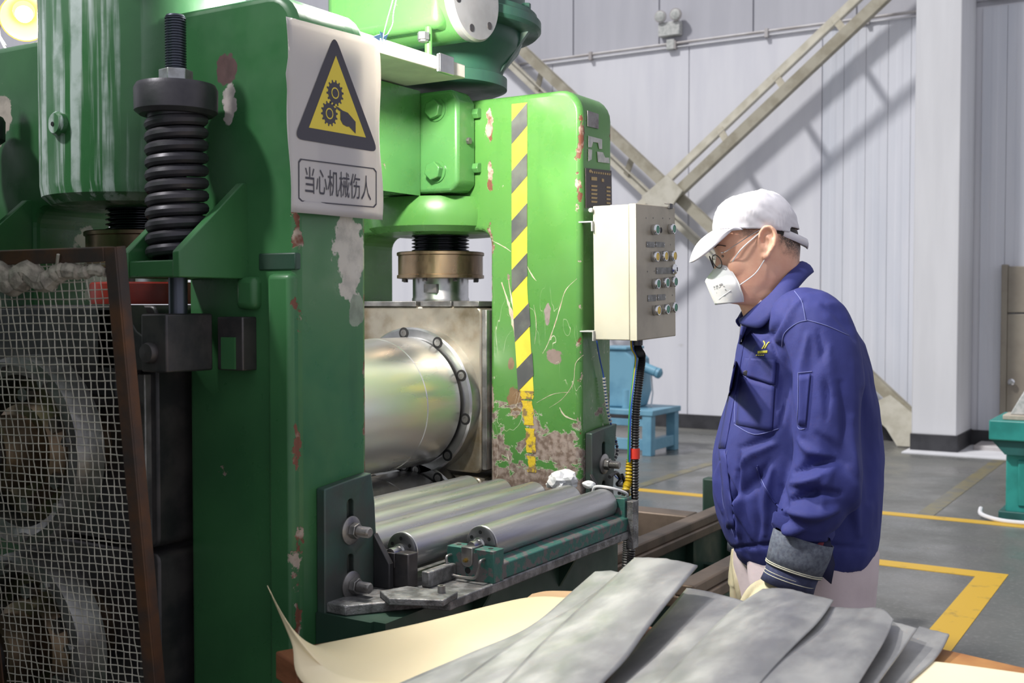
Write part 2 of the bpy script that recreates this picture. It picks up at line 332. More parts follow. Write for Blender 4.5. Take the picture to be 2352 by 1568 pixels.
fl = struct(MB().box(-26, 12, -6, 12.9, -0.2, 0).build('floor', 'floor', smooth=False), 'grey green epoxy factory floor with yellow lines', 'floor')
def line(x0, x1, y0, y1, mt, name='floor_line'): return MB().box(x0, x1, y0, y1, 0.0, 0.003).build(name, mt, fl, smooth=False)
line(-3.95, 3.0, 8.22, 8.34, 'floor_line'); line(-2.6, -0.93, 6.60, 6.74, 'floor_line'); line(-1.08, -0.93, 3.2, 6.60, 'floor_line')
line(-1.77, -1.65, 8.34, 11.7, 'floor_faint'); line(-4.05, -3.95, 8.22, 11.6, 'floor_faint')

YW = 12.8
wb = struct(MB().box(-26, 12, YW, YW + 0.2, 0, 4.64).build('wall_back', 'wall', smooth=False), 'lavender white painted rear wall with diagonal bracing', 'wall')
# ribbed sheeting and wide flat panels, each a sheet of its own with an open joint
px0 = -13.0
for wd in (1.9, 1.9, 1.9, 1.9, 1.62):
    MB().box(px0, px0 + wd - 0.012, YW - 0.02, YW, 0.12, 4.62).build('wall_panel', 'wall', wb, smooth=False); px0 += wd
while px0 < 0.6:
    if not (-2.75 < px0 < -2.15):
        mb = MB().box(px0, px0 + 0.238, YW - 0.02, YW, 0.12, 4.62)
        mb.prism([(px0 + 0.08, YW - 0.02), (px0 + 0.10, YW - 0.0235), (px0 + 0.14, YW - 0.0235), (px0 + 0.16, YW - 0.02)], 'z', 0.12, 4.62)
        mb.build('wall_sheet', 'wall_rib', wb, smooth=False)
    px0 += 0.242
wu = struct(MB().box(-26, 12, YW + 0.02, YW + 0.2, 4.64, 10.5).build('wall_upper', 'wall_hi', smooth=False), 'lavender grey upper wall cladding above the conduit', 'wall')
x = -16.6
while x < 3:
    MB().box(x, x + 1.18, YW, YW + 0.02, 4.70, 10.5).build('wall_panel', 'wall_hi', wu, smooth=False); x += 1.2
struct(MB().box(-26, -2.6, YW - 0.045, YW - 0.02, 0, 0.17).build('baseboard_back', 'base_black', bevel=0.004), 'black painted skirting along the rear wall', 'baseboard')
struct(MB().box(-2.155, -1.86, YW - 0.05, YW - 0.02, 0, 0.17).build('baseboard_right', 'base_black', bevel=0.004), 'short black skirting between pillar and brown door', 'baseboard')
pl = struct(thing('trim_1', 'square white painted pillar with black foot', 'pillar', (-2.38, 12.4, 0)))
MB().box(-2.6, -2.155, 12.0, YW - 0.02, 0.17, 10.5).build('shaft', 'pillar', pl, bevel=0.012)
MB().box(-2.61, -2.145, 11.985, YW - 0.02, 0, 0.18).build('painted_foot', 'base_black', pl, bevel=0.006, label='black painted foot')
struct(MB().box(-2.64, -1.5, 11.75, 12.78, 0.0, 0.012).build('trim_2', 'pillar', smooth=False), 'pale worn concrete strip around the pillar foot', 'kerb')
# conduit and emergency light
cr = struct(thing('trim_3', 'thin grey conduit line crossing the wall', 'conduit', (-6, YW - 0.03, 4.66)))
MB().tube([(-14, YW - 0.05, 4.67), (-2.62, YW - 0.05, 4.67)], 0.017, 8).build('pipe', 'conduit', cr)
MB().tube([(-14, YW - 0.045, 4.625), (-2.62, YW - 0.045, 4.625)], 0.008, 6).build('cable', 'wire_white', cr)
for i in range(9): MB().box(-12.5 + i * 1.15, -12.46 + i * 1.15, YW - 0.075, YW - 0.02, 4.60, 4.70).build('clip', 'conduit', cr)
MB().tube([(2.5, YW - 0.05, 4.72), (-2.0, YW - 0.05, 4.72), (-2.12, YW - 0.05, 4.9)], 0.03, 8).build('pipe', 'brace_dim', cr)
el = thing('emergency_light', 'white twin head emergency light high on the wall', 'light', (-5.63, YW - 0.08, 4.73))
MB().box(-5.78, -5.50, YW - 0.10, YW - 0.0, 4.76, 4.93).build('case', 'box_cream' if False else 'label_white', el, bevel=0.01)
for dx in (-0.10, 0.10):
    hd = MB().lathe([(0.02, 0.04), (0.055, 0.02), (0.075, -0.02), (0.075, -0.045)], (-5.64 + dx, YW - 0.09, 5.0), (0, 1, 0.1), 24).build('lamp_head', 'conduit', el)
    MB().lathe([(0.064, -0.046), (0.06, -0.052), (0.03, -0.06)], (-5.64 + dx, YW - 0.09, 5.0), (0, 1, 0.1), 20).build('lens', 'label_white', hd)
MB().box(-5.68, -5.58, YW - 0.08, YW - 0.02, 4.60, 4.72).build('junction_box', 'label_white', el, bevel=0.006)
# X bracing: two lattice diagonals of twin angle bars with battens
def lattice(name, label, A, B, dn, sy=0.0):
    A, B = Vector(A), Vector(B); L = (B - A); d = L.normalized(); n = Vector((d.z, 0, -d.x)) * dn
    t = thing(name, label, 'brace', (A.x, YW - 0.3, 0), group='steel diagonals of the wall bracing'); ln = L.length
    def bar(nm_, off, y0, y1, hw, mt):
        a = A + n * off; b = B + n * off
        q = [a - n * hw, b - n * hw, b + n * hw, a + n * hw]
        MB().hull_quad([(p.x, y0 + sy, p.z) for p in q], (0, y1 - y0, 0)).build(nm_, mt, t, smooth=False)
    bar('chord', -0.05, 12.48, 12.50, 0.055, 'brace'); bar('flange', 0.0, 12.42, 12.50, 0.008, 'brace')
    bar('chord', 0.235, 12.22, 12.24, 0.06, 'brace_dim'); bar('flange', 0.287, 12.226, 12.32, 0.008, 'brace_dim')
    k = 0.55
    while k < ln - 0.3:
        c = A + d * k
        if (c - Vector((-5.45, 0, 2.75))).length > 0.45:
            q = [c - n * 0.06 - d * 0.04, c - n * 0.06 + d * 0.04, c + n * 0.27 + d * 0.04, c + n * 0.27 - d * 0.04]
            MB().add([(q[0].x, 12.47 + sy, q[0].z), (q[1].x, 12.47 + sy, q[1].z), (q[2].x, 12.25 + sy, q[2].z), (q[3].x, 12.25 + sy, q[3].z),
                      (q[0].x, 12.49 + sy, q[0].z), (q[1].x, 12.49 + sy, q[1].z), (q[2].x, 12.27 + sy, q[2].z), (q[3].x, 12.27 + sy, q[3].z)],
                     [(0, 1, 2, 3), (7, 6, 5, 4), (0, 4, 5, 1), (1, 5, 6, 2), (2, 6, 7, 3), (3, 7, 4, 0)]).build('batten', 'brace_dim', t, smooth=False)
        k += 0.86
    return t
lattice('wall_brace', 'cream steel brace rising to the right towards the white pillar', (-8.6, 0, 0.42), (-2.6, 0, 5.36), 1)
t2 = lattice('wall_brace', 'cream steel brace falling to the right to the pillar foot', (-8.4, 0, 5.25), (-2.72, 0, 0.06), -1, 0.06)
g = MB().prism([(p.x, p.z) for p in (atY(1474, 452, 12.18), atY(1532, 402, 12.18), atY(1568, 438, 12.18), atY(1540, 478, 12.18), atY(1500, 486, 12.18))], 'y', 12.17, 12.20).build('gusset_plate', 'brace', t2, smooth=False)
MB().prism([(-3.05, 0.45), (-2.86, 0.55), (-2.62, 0.36), (-2.62, 0.02), (-2.78, 0.02)], 'y', 12.16, 12.20).build('foot_plate', 'brace', t2, smooth=False)
# brown door on the right
M['door_brown'] = basic('brown_grey_door_paint', (0.27, 0.24, 0.19), 0.5, 0, (0.23, 0.20, 0.16), 4)
dr = struct(thing('door_1', 'brown grey steel door with round knob', 'door', (-1.4, YW - 0.1, 0)))
MB().box(-1.86, -1.80, YW - 0.12, YW - 0.02, 0, 1.92).build('door_frame', 'door_brown', dr, bevel=0.006)
MB().box(-1.80, -0.6, YW - 0.10, YW - 0.02, 1.42, 1.90).build('top_panel', 'door_brown', dr, bevel=0.006)
MB().box(-1.80, -0.6, YW - 0.10, YW - 0.02, 0.05, 1.405).build('leaf', 'door_brown', dr, bevel=0.006)
MB().lathe([(0.012, 0), (0.012, -0.03), (0.03, -0.04), (0.034, -0.055), (0.02, -0.07)], (-1.745, YW - 0.10, 0.70), (0, 1, 0), 16).build('knob', 'chrome', dr)
MB().box(-1.60, -1.22, YW - 0.108, YW - 0.10, 0.2, 1.20).build('notice_sheet', 'label_white', dr, smooth=False)
struct(MB().box(-2.05, -1.0, 12.3, YW - 0.02, 0, 0.06).build('trim_4', 'conduit', bevel=0.01), 'low concrete step at the brown door', 'step')

# blue machine on its bench far behind
M['blue'] = basic('pale_blue_enamel', (0.17, 0.37, 0.49), 0.42, 0, (0.12, 0.29, 0.41), 5)
M['cream_old'] = basic('grubby_cream_casting', (0.52, 0.47, 0.38), 0.6, 0, (0.35, 0.3, 0.24), 7)
bn = thing('machine_bench', 'low pale blue steel bench under the blue machine', 'bench', (-5.0, 10.5, 0))
bx0, bx1, by0, by1 = -5.85, -4.66, 10.15, 10.85
MB().box(bx0, bx1, by0, by1, 0.40, 0.455).build('bench_top', 'blue', bn, bevel=0.006)
for xx in (bx0 + 0.02, bx1 - 0.12):
    for yy in (by0 + 0.01, by1 - 0.11): MB().box(xx, xx + 0.1, yy, yy + 0.1, 0, 0.40).build('leg', 'blue', bn, bevel=0.005)
MB().box(bx0 + 0.05, bx1 - 0.05, by0 + 0.03, by0 + 0.09, 0.29, 0.36).build('apron', 'blue', bn, bevel=0.004)
MB().box(bx0 + 0.05, bx1 - 0.05, by0 + 0.03, by0 + 0.09, 0.05, 0.16).build('rail', 'blue', bn, bevel=0.004)
MB().box(bx1 - 0.11, bx1 - 0.03, by0 + 0.1, by1 - 0.1, 0.05, 0.16).build('rail', 'blue', bn, bevel=0.004)
bm_ = thing('blue_machine', 'pale blue gear machine standing on low blue bench', 'machine', (-5.2, 10.5, 0.455))
MB().prism([(-5.40, 0.457), (-4.95, 0.457), (-4.90, 0.62), (-4.93, 0.95), (-5.03, 1.05), (-5.30, 1.05), (-5.40, 1.0)], 'y', 10.28, 10.66).build('body', 'blue', bm_, bevel=0.02)
MB().box(-5.36, -5.0, 10.26, 10.68, 1.045, 1.075).build('cover', 'blue', bm_, bevel=0.008)
MB().cyl((-4.93, 10.45, 0.88), (-4.76, 10.45, 0.82), 0.05).build('spindle', 'blue', bm_)
MB().lathe([(0.03, 0), (0.055, 0.02), (0.055, 0.05), (0.03, 0.07)], (-4.77, 10.45, 0.82), (1, 0, -0.3), 16).build('knob', 'blue', bm_)
MB().cyl((-5.02, 10.32, 0.457), (-5.02, 10.32, 0.64), 0.055).build('foot_pipe', 'blue', bm_)
MB().tube([(-4.84, 10.5, 0.80), (-4.82, 10.5, 0.6), (-4.84, 10.5, 0.457)], 0.008, 6).build('hose', 'wire_white', bm_)
cg = thing('cream_gearbox', 'grubby cream gearbox casting beside the blue machine', 'machine', (-5.6, 10.5, 0.455))
MB().prism([(-5.72, 0.457), (-5.46, 0.457), (-5.46, 0.95), (-5.50, 1.02), (-5.44, 1.10), (-5.50, 1.14), (-5.72, 1.14)], 'y', 10.3, 10.62).build('casting', 'cream_old', cg, bevel=0.02)
for zz in (0.55, 0.62): MB().cyl((-5.47, 10.28, zz), (-5.40, 10.28, zz), 0.025, n=12).build('bolt', 'steel_mid', cg)
MB().lathe([(0.03, 0), (0.03, 0.04), (0.015, 0.06)], (-5.6, 10.45, 1.138), (0, 0, 1), 12).build('filler_cap', 'steel_dark', cg)
# teal workbench at the right edge with a vice and white hose
M['teal'] = basic('teal_enamel', (0.03, 0.30, 0.26), 0.4, 0, (0.02, 0.22, 0.19), 5)
M['teal_dark'] = basic('dark_teal_enamel', (0.02, 0.12, 0.11), 0.5, 0, (0.015, 0.08, 0.07), 5)
tb = thing('teal_workbench', 'teal steel workbench cabinet at the right edge', 'workbench', (-0.8, 8.6, 0))
MB().box(-1.30, -0.2, 8.40, 9.1, 0.56, 0.70).build('bench_top', 'teal', tb, bevel=0.01)
MB().prism([(-1.29, 0.56), (-0.2, 0.56), (-0.2, 0.46), (-1.20, 0.46)], 'y', 8.44, 9.05).build('skirt', 'teal_dark', tb, smooth=False)
MB().box(-1.20, -0.2, 8.5, 9.05, 0.0, 0.46).build('cabinet', 'teal', tb, bevel=0.01)
MB().box(-1.12, -0.3, 8.485, 8.505, 0.10, 0.42).build('door_panel', 'teal', tb, bevel=0.008)
MB().box(-1.24, -0.2, 8.46, 9.07, 0.0, 0.06).build('plinth', 'teal_dark', tb, bevel=0.006)
vc = thing('bench_vice', 'grey machine vice on top of the teal workbench', 'vice', (-1.0, 8.6, 0.70))
MB().box(-1.22, -0.75, 8.46, 8.72, 0.70, 0.735).build('base', 'cream_old', vc, bevel=0.006)
MB().prism([(-1.18, 0.735), (-0.95, 0.735), (-0.97, 0.86), (-1.08, 0.92), (-1.12, 0.85)], 'y', 8.5, 8.66).build('fixed_jaw', 'label_white', vc, bevel=0.008)
MB().box(-0.90, -0.76, 8.5, 8.66, 0.735, 0.9).build('moving_jaw', 'label_white', vc, bevel=0.008)
MB().cyl((-0.97, 8.58, 0.80), (-0.88, 8.58, 0.80), 0.02).build('screw', 'steel_mid', vc)
tag(MB().tube([(-1.36, 8.50, 0.06), (-1.34, 8.42, 0.03), (-1.2, 8.33, 0.017), (-1.0, 8.32, 0.017), (-0.6, 8.36, 0.017)], 0.016, 8, 6).build('floor_hose', 'wire_white'), 'white hose lying around the teal workbench foot', 'hose')
# run-out rails behind the stand
M['rail_brown'] = basic('rusty_brown_rail', (0.20, 0.15, 0.11), 0.5, 0.4, (0.13, 0.10, 0.075), 6, bmp=0.15)
rf = thing('transfer_track', 'green steel track frame with rusty rails beside the worker', 'track', (-1.6, 4.2, 0))
for xx in (-1.86, -1.44):
    MB().box(xx - 0.06, xx + 0.06, 3.35, 5.15, 0.52, 0.56).build('rail', 'rail_brown', rf, bevel=0.006)
    MB().box(xx - 0.02, xx + 0.05, 3.35, 5.15, 0.56, 0.60).build('rail_head', 'rail_brown', rf, bevel=0.006)
    MB().box(xx - 0.015, xx + 0.015, 3.35, 5.15, 0.14, 0.52).build('web', 'green_dark', rf)
    for yy in (3.45, 3.9, 4.35, 4.8, 5.08): MB().box(xx - 0.05, xx + 0.05, yy, yy + 0.03, 0.10, 0.52).build('stiffener', 'green_dark', rf)
    MB().box(xx - 0.08, xx + 0.08, 3.35, 5.15, 0.0, 0.14).build('sill', 'green_dark', rf, bevel=0.006)
for yy in (3.5, 4.55): MB().box(-1.86, -1.44, yy, yy + 0.05, 0.30, 0.38).build('cross_member', 'green_dark', rf)
p_ = atY(1637, 1200, 5.18); MB().box(p_.x - 0.045, p_.x + 0.045, 5.15, 5.22, 0.0, atY(1637, 1097, 5.18).z).build('end_post', 'green_dark', rf, bevel=0.01)
kb = thing('channel_beams', 'rusty channel beam pair laid behind the mill', 'beam', (-2.25, 4.8, 0))
MB().box(-2.62, -2.02, 4.55, 4.68, 0.0, 0.44).build('channel', 'rail_brown', kb, bevel=0.008)
MB().box(-2.60, -2.05, 4.85, 4.98, 0.0, 0.52).build('channel', 'rail_brown', kb, bevel=0.008)
MB().box(-2.55, -2.45, 4.68, 4.85, 0.0, 0.3).build('spacer', 'green_dark', kb)
# ------------------------------------------------------------------ rolling mill
XF, XW0, XW1, XR = -1.60, -1.923, -2.46, -2.785      # post front, window front/rear edge, rear face
ZT, ZWT, ZWB = 2.145, 1.735, 0.32                    # stand top, window top/bottom
YN0, YN1, YF0, YF1 = 1.74, 1.968, 2.97, 3.175        # near stand, far stand
SX, RZ = -2.185, 1.19                                # screw/roll axis, upper roll height
def rrect(x0, x1, z0, z1, r, n=6, corners=(1, 1, 1, 1)):
    pts = []
    for i, (cx, cz, a0) in enumerate(((x1 - r, z0 + r, -90), (x1 - r, z1 - r, 0), (x0 + r, z1 - r, 90), (x0 + r, z0 + r, 180))):
        if corners[i]: pts += [(cx + r * math.cos(math.radians(a0 + 90 * k / n)), cz + r * math.sin(math.radians(a0 + 90 * k / n))) for k in range(n + 1)]
        else: pts.append(((x1, z0), (x1, z1), (x0, z1), (x0, z0))[i])
    return pts
def stand(name, label, y0, y1, mt, boss_top):
    t = thing(name, label, 'mill stand', (-2.19, (y0 + y1) / 2, 0))
    mb = MB().prism(rrect(XR, XF, 0.0, ZT, 0.075, corners=(0, 1, 1, 0)), 'y', y0, y1)
    o = mb.build('cast_frame', mt, t)
    cut(o, MB().prism(rrect(XW1, XW0, ZWB, ZWT, 0.045), 'y', y0 - 0.1, y1 + 0.1))
    md = o.modifiers.new('bevel', 'BEVEL'); md.width = 0.016; md.segments = 3; md.limit_method = 'ANGLE'; md.angle_limit = math.radians(50)
    ym = (y0 + y1) / 2
    MB().lathe([(0.17, 1.728), (0.215, 1.732), (0.236, 1.75), (0.24, 1.775), (0.24, boss_top - 0.03), (0.225, boss_top)], (SX, ym, 0), (0, 0, 1), 64).build('nut_boss', mt, t)
    MB().box(XR - 0.06, XF + 0.06, y0 - 0.09, y1 + 0.09, 0.0, 0.09).build('foot_flange', mt, t, bevel=0.01)
    return t
near = stand('mill_stand', 'shade-darkened green cast mill stand nearest the camera with yellow warning sign', YN0, YN1, 'green_shaded', 2.26)
far = stand('mill_stand', 'lamp-brightened green worn mill stand with black and yellow hazard tape', YF0, YF1, 'green_lit', 1.842)
# near stand details
MB().box(-1.672, XF - 0.004, YN0 - 0.016, YN0 + 0.03, 0.09, 1.565).build('edge_rib', 'green_shaded', near, bevel=0.012, seg=3)
MB().box(-1.705, XF - 0.001, YN0 - 0.003, YN0 + 0.02, 1.572, 1.608).build('slot_shade_strip', 'green_dark', near, bevel=0.003)  # proud dark strip stands in for the shade of a slot recess
MB().box(-1.76, -1.70, YN0 - 0.02, YN0 + 0.02, 1.49, 1.56).build('lug', 'green_shaded', near, bevel=0.014, seg=3)
lg = MB().lathe([(0.027, 0.02), (0.027, -0.012), (0.022, -0.018), (0.006, -0.018)], atY(140, 285, 1.616), (0.1, 1, 0), 20).build('oil_cap', 'green_shaded', near)
MB().cyl(atY(137, 287, 1.616) - Vector((0, 0.0195, 0)), atY(137, 287, 1.616) - Vector((0, 0.012, 0)), 0.005, n=10).build('vent_hole', 'black', lg)
def spring_shelf(xa, xb):
    MB().box(xb + 0.0205, xa - 0.0205, 1.556, YN0 + 0.01, 1.556, 1.59).build('spring_shelf', 'green_shaded', near, bevel=0.003)
    tri = [(YN0 + 0.005, 1.555), (1.553, 1.555), (1.553, 1.607), (YN0 - 0.012, 1.757), (YN0 + 0.005, 1.757)]
    for xx in (xa, xb + 0.02): MB().prism(tri, 'x', xx, xx - 0.02).build('gusset', 'green_shaded', near, bevel=0.0025)
spring_shelf(-1.739, -1.912); spring_shelf(-2.47, -2.645)
# spring balance
def spring_set(cx, cy, label):
    t = thing('balance_spring', label, 'spring', (cx, cy, 1.59), group='balance springs on the shelves of the near stand')
    MB().helix((cx, cy), 0.0525, 0.0126, 0.0262, 1.602, 1.897, 10, 28, ph=2.2).build('coil', 'spring', t)
    MB().lathe([(0.03, 1.872), (0.056, 1.872), (0.058, 1.892), (0.074, 1.892), (0.084, 1.90), (0.085, 1.945), (0.080, 1.955), (0.02, 1.957)], (cx, cy, 0), (0, 0, 1), 48).build('cap_washer', 'spring', t)
    n_ = MB(); hexm(n_, (cx, cy, 1.957), (cx, cy, 1.986), 0.060, 0.35); n_.build('hex_nut', 'nut', t, bevel=0.002)
    MB().cyl((cx, cy, 1.44), (cx, cy, 1.96), 0.0195, n=20).build('rod', 'rod', t)
    pr = []; z = 1.985
    while z < 2.092: pr += [(0.0185, z), (0.0218, z + 0.0015), (0.0218, z + 0.003), (0.0185, z + 0.0045)]; z += 0.0055
    pr += [(0.0205, z), (0.018, z + 0.004)]
    MB().lathe(pr, (cx, cy, 0), (0, 0, 1), 24).build('thread', 'rod', t)
    return t
spring_set(-1.832, 1.632, 'heavy black coil spring with threaded rod and round cap')
spring_set(-2.56, 1.632, 'black coil spring at the left edge behind the mesh guard')
# clevis that the rod hangs
cl = thing('spring_clevis', 'dark steel clevis block with round pin under the spring', 'clevis', (-1.83, 1.62, 1.36))
MB().box(-1.868, -1.792, 1.565, 1.69, 1.362, 1.482).build('block', 'steel_dark', cl, bevel=0.004)
MB().prism([(-1.868, 1.362), (-1.868, 1.43), (-1.90, 1.432), (-1.925, 1.445), (-1.97, 1.50), (-2.05, 1.50), (-2.05, 1.362)], 'y', 1.60, 1.66).build('arm', 'steel_dark', cl, bevel=0.003)
MB().lathe([(0.0, -0.016), (0.019, -0.014), (0.022, -0.008), (0.022, 0.0)], (-1.838, 1.565, 1.402), (0, 1, 0), 28, caps=False).build('pin', 'steel_dark', cl)
MB().box(-1.79, -1.715, 1.70, 1.742, 1.362, 1.475).build('guide_plate', 'steel_dark', cl, bevel=0.003)
MB().box(-1.775, -1.735, 1.696, 1.702, 1.365, 1.432).build('painted_insert', 'green_shaded', cl)
# far stand: hazard tape, labels
tp = MB()
def tape_x(z): return -1.842 + (0.0 if z > 1.55 else (1.55 - z) * 0.075)
Z0, Z1 = 1.235, 2.118
zs = [Z0 + (Z1 - Z0) * i / 30 for i in range(31)]
tp.add([(tape_x(z), YF0 - 0.0012, z) for z in zs] + [(tape_x(z) + 0.056, YF0 - 0.0012, z) for z in zs], [(i, i + 1, 32 + i, 31 + i) for i in range(30)])
tape = tp.build('hazard_tape', 'tape_yellow', far, label='yellow tape with black slanted bars')
k = 0; z = 2.065
while z > 1.25:
    b = MB(); h = 0.070; lo = z - h
    P = [(tape_x(lo), lo), (tape_x(lo) + 0.056, lo + 0.052), (tape_x(z) + 0.056, z + 0.052), (tape_x(z), z)]
    b.add([(p[0], YF0 - 0.0022, p[1]) for p in P], [(0, 1, 2, 3)]); b.build('black_bar', 'tape_black', tape); z -= 0.1525
for (za, zb, xo, wd) in ((1.21, 1.235, 0.01, 0.045), (1.13, 1.205, 0.012, 0.038), (1.045, 1.12, 0.016, 0.034), (0.985, 1.035, 0.018, 0.028)):
    n = 8; L = []; R = []
    for i in range(n + 1):
        zz = za + (zb - za) * i / n
        L.append((tape_x(zz) + xo + random.uniform(-.004, .004), YF0 - 0.0012, zz)); R.append((tape_x(zz) + xo + wd + random.uniform(-.004, .004), YF0 - 0.0012, zz))
    MB().add(L + R, [(i, i + 1, n + 2 + i, n + 1 + i) for i in range(n)]).build('tape_remnant', 'tape_worn', far)
def onfront(px, py): p = atX(px, py, XF); return (p.y, p.z)
def patchF(name, poly, mt, parent, x=XF + 0.0012, th=0.002):
    return MB().prism([onfront(*q) for q in poly], 'x', x, x + th).build(name, mt, parent, smooth=False)
npz = patchF('name_plate', [(1343, 386), (1402, 392), (1403, 470), (1344, 478)], 'plate_brown', far, x=XF + 0.001, th=0.003); npz['label'] = 'dark name plate with gold cells'
for j, yy in enumerate((406, 425, 434, 443, 452, 461)):
    hh = 9 if j == 0 else 5
    patchF('plate_cell', [(1355, yy), (1368 if j == 0 else 1369, yy + 1), (1368, yy + hh), (1355, yy + hh - 1)], 'gold', npz, XF + 0.0042, 0.0008)
    if j: patchF('plate_cell', [(1390, yy + 3), (1399, yy + 4), (1399, yy + 3 + hh), (1390, yy + 2 + hh)], 'gold', npz, XF + 0.0042, 0.0008)
patchF('plate_cell', [(1379, 410), (1384, 411), (1384, 418), (1379, 417)], 'gold', npz, XF + 0.0042, 0.0008)
for i in range(9): patchF('plate_lettering', [(1356 + i * 5, 393 + i * .6), (1359 + i * 5, 393.4 + i * .6), (1359 + i * 5, 398 + i * .6), (1356 + i * 5, 397.6 + i * .6)], 'gold', npz, XF + 0.0042, 0.0006)
patchF('plate_emblem', [(1350, 391), (1353, 389), (1356, 391), (1356, 395), (1353, 397), (1350, 395)], 'gold', npz, XF + 0.0042, 0.0006)
patchF('torn_label', [(1350, 312), (1381, 320), (1381, 342), (1375, 342), (1372, 328), (1360, 326), (1357, 338), (1350, 338)], 'label_white', far)
patchF('torn_label', [(1350, 342), (1358, 344), (1357, 366), (1350, 370)], 'label_white', far)
patchF('torn_label', [(1370, 348), (1383, 350), (1388, 362), (1397, 362), (1398, 375), (1372, 372)], 'label_white', far)
patchF('rust_patch', [(1348, 254), (1373, 262), (1373, 296), (1348, 290)], basic('purple_grey_label_residue', (0.10, 0.07, 0.085), 0.5, 0, (0.26, 0.25, 0.25), 14), far)

# long scrapes through the paint of the inner face
M['bare_scrape'] = basic('bare_filler_scrape', (0.62, 0.56, 0.44), 0.6, 0, (0.45, 0.33, 0.26), 30)
def scrape(pts, w0, w1):
    P = crom([atY(px, py, YF0 - 0.0005) for px, py in pts], 6); n = len(P); Lh, Rh = [], []
    for i, p in enumerate(P):
        d = (P[min(i + 1, n - 1)] - P[max(i - 1, 0)]).normalized(); nn = Vector((d.z, 0, -d.x)); t = i / (n - 1)
        w_ = (w0 + (w1 - w0) * t) * (0.25 + 0.75 * math.sin(math.pi * min(max(t, .04), .96))) * random.uniform(0.5, 1.3)
        Lh.append(p + nn * w_); Rh.append(p - nn * w_ * random.uniform(.5, 1.2))
    MB().add(Lh + Rh, [(i, i + 1, n + i + 1, n + i) for i in range(n - 1)]).build('paint_scrape', 'bare_scrape', far, smooth=False)
for pts, a, b_ in (([(1152, 648), (1166, 690), (1178, 735), (1188, 790), (1193, 850)], .006, .008), ([(1168, 640), (1174, 680), (1186, 740), (1193, 800)], .005, .004), ([(1325, 640), (1300, 665), (1288, 700), (1276, 740), (1258, 790), (1246, 812)], .0014, .0018),
    ([(1340, 815), (1322, 835), (1316, 880), (1292, 915), (1262, 936)], .0013, .001), ([(1210, 610), (1222, 632), (1232, 645)], .002, .002), ([(1130, 552), (1160, 568), (1174, 578)], .0015, .0015), ([(1310, 900), (1270, 905), (1232, 925)], .001, .001), ([(1226, 700), (1232, 745), (1228, 790)], .0012, .001), ([(1285, 935), (1298, 955), (1326, 966)], .003, .002)): scrape(pts, a, b_)
# tie beam between the stands with a bolted flange
tb_ = thing('tie_beam', 'glossy green tie beam between the stands with bolted flange', 'beam', (-2.2, 2.45, 1.85))
MB().box(-2.30, -2.118, YN1, 2.87, 1.847, 2.168).build('beam_box', 'green_mid', tb_, bevel=0.006)
MB().box(-2.117, -2.113, YN1 + 0.01, 2.655, 1.852, 2.165).build('cover_sheet', 'green_mid', tb_)
MB().box(-2.117, -2.113, 2.659, 2.862, 1.842, 2.168).build('cover_sheet', 'green_mid', tb_)
MB().prism([(-2.33, 1.85), (-2.0, 1.85), (-1.975, 1.875), (-1.975, 2.13), (-2.0, 2.165), (-2.33, 2.165)], 'y', 2.868, YF0).build('flange', 'green_mid', tb_, bevel=0.012, seg=3)
for zz in (1.915, 2.105):
    b = MB(); hexm(b, (-2.055, 2.868, zz), (-2.055, 2.842, zz), 0.052, 0.3); bo = b.build('hex_bolt', 'green_mid', tb_, bevel=0.003)
    MB().cyl((-2.055, 2.869, zz), (-2.055, 2.864, zz), 0.036).build('washer', 'green_mid', bo)
b = MB(); hexm(b, (-1.976, 2.925, 2.01), (-1.966, 2.925, 2.01), 0.02); b.build('grease_plug', 'steel_mid', tb_, bevel=0.001)
for zz in (1.93, 2.1):
    b = MB(); hexm(b, (-1.976, 2.962, zz), (-1.955, 2.962, zz), 0.03, 0.2); b.build('side_bolt', 'green_mid', tb_, bevel=0.002)
# bridge plate over it
bp = thing('bridge_plate', 'cream edged steel bridge plate across the stand tops', 'plate', (-2.05, 2.4, 2.172))
M['plate_cream'] = basic('cream_plate_paint', (0.62, 0.60, 0.52), 0.4, 0.1, (0.50, 0.47, 0.42), 8)
MB().box(-2.19, -1.90, 2.0, 2.80, 2.174, 2.214).build('plate', 'plate_cream', bp, bevel=0.003)
MB().box(-1.90, -1.888, 2.655, 2.725, 2.168, 2.222).build('clip', 'steel_edge', bp, bevel=0.002)
MB().tube([(-1.893, 2.65, 2.17 + 0.004 * i + random.uniform(-.003, .003)) for i in range(13)], 0.004, 6).build('weld_bead', 'steel_mid', bp)
for yy in (2.03, 2.12): MB().box(-2.15, -2.0, yy, yy + 0.03, 2.16, 2.174).build('shim', 'steel_mid', bp)
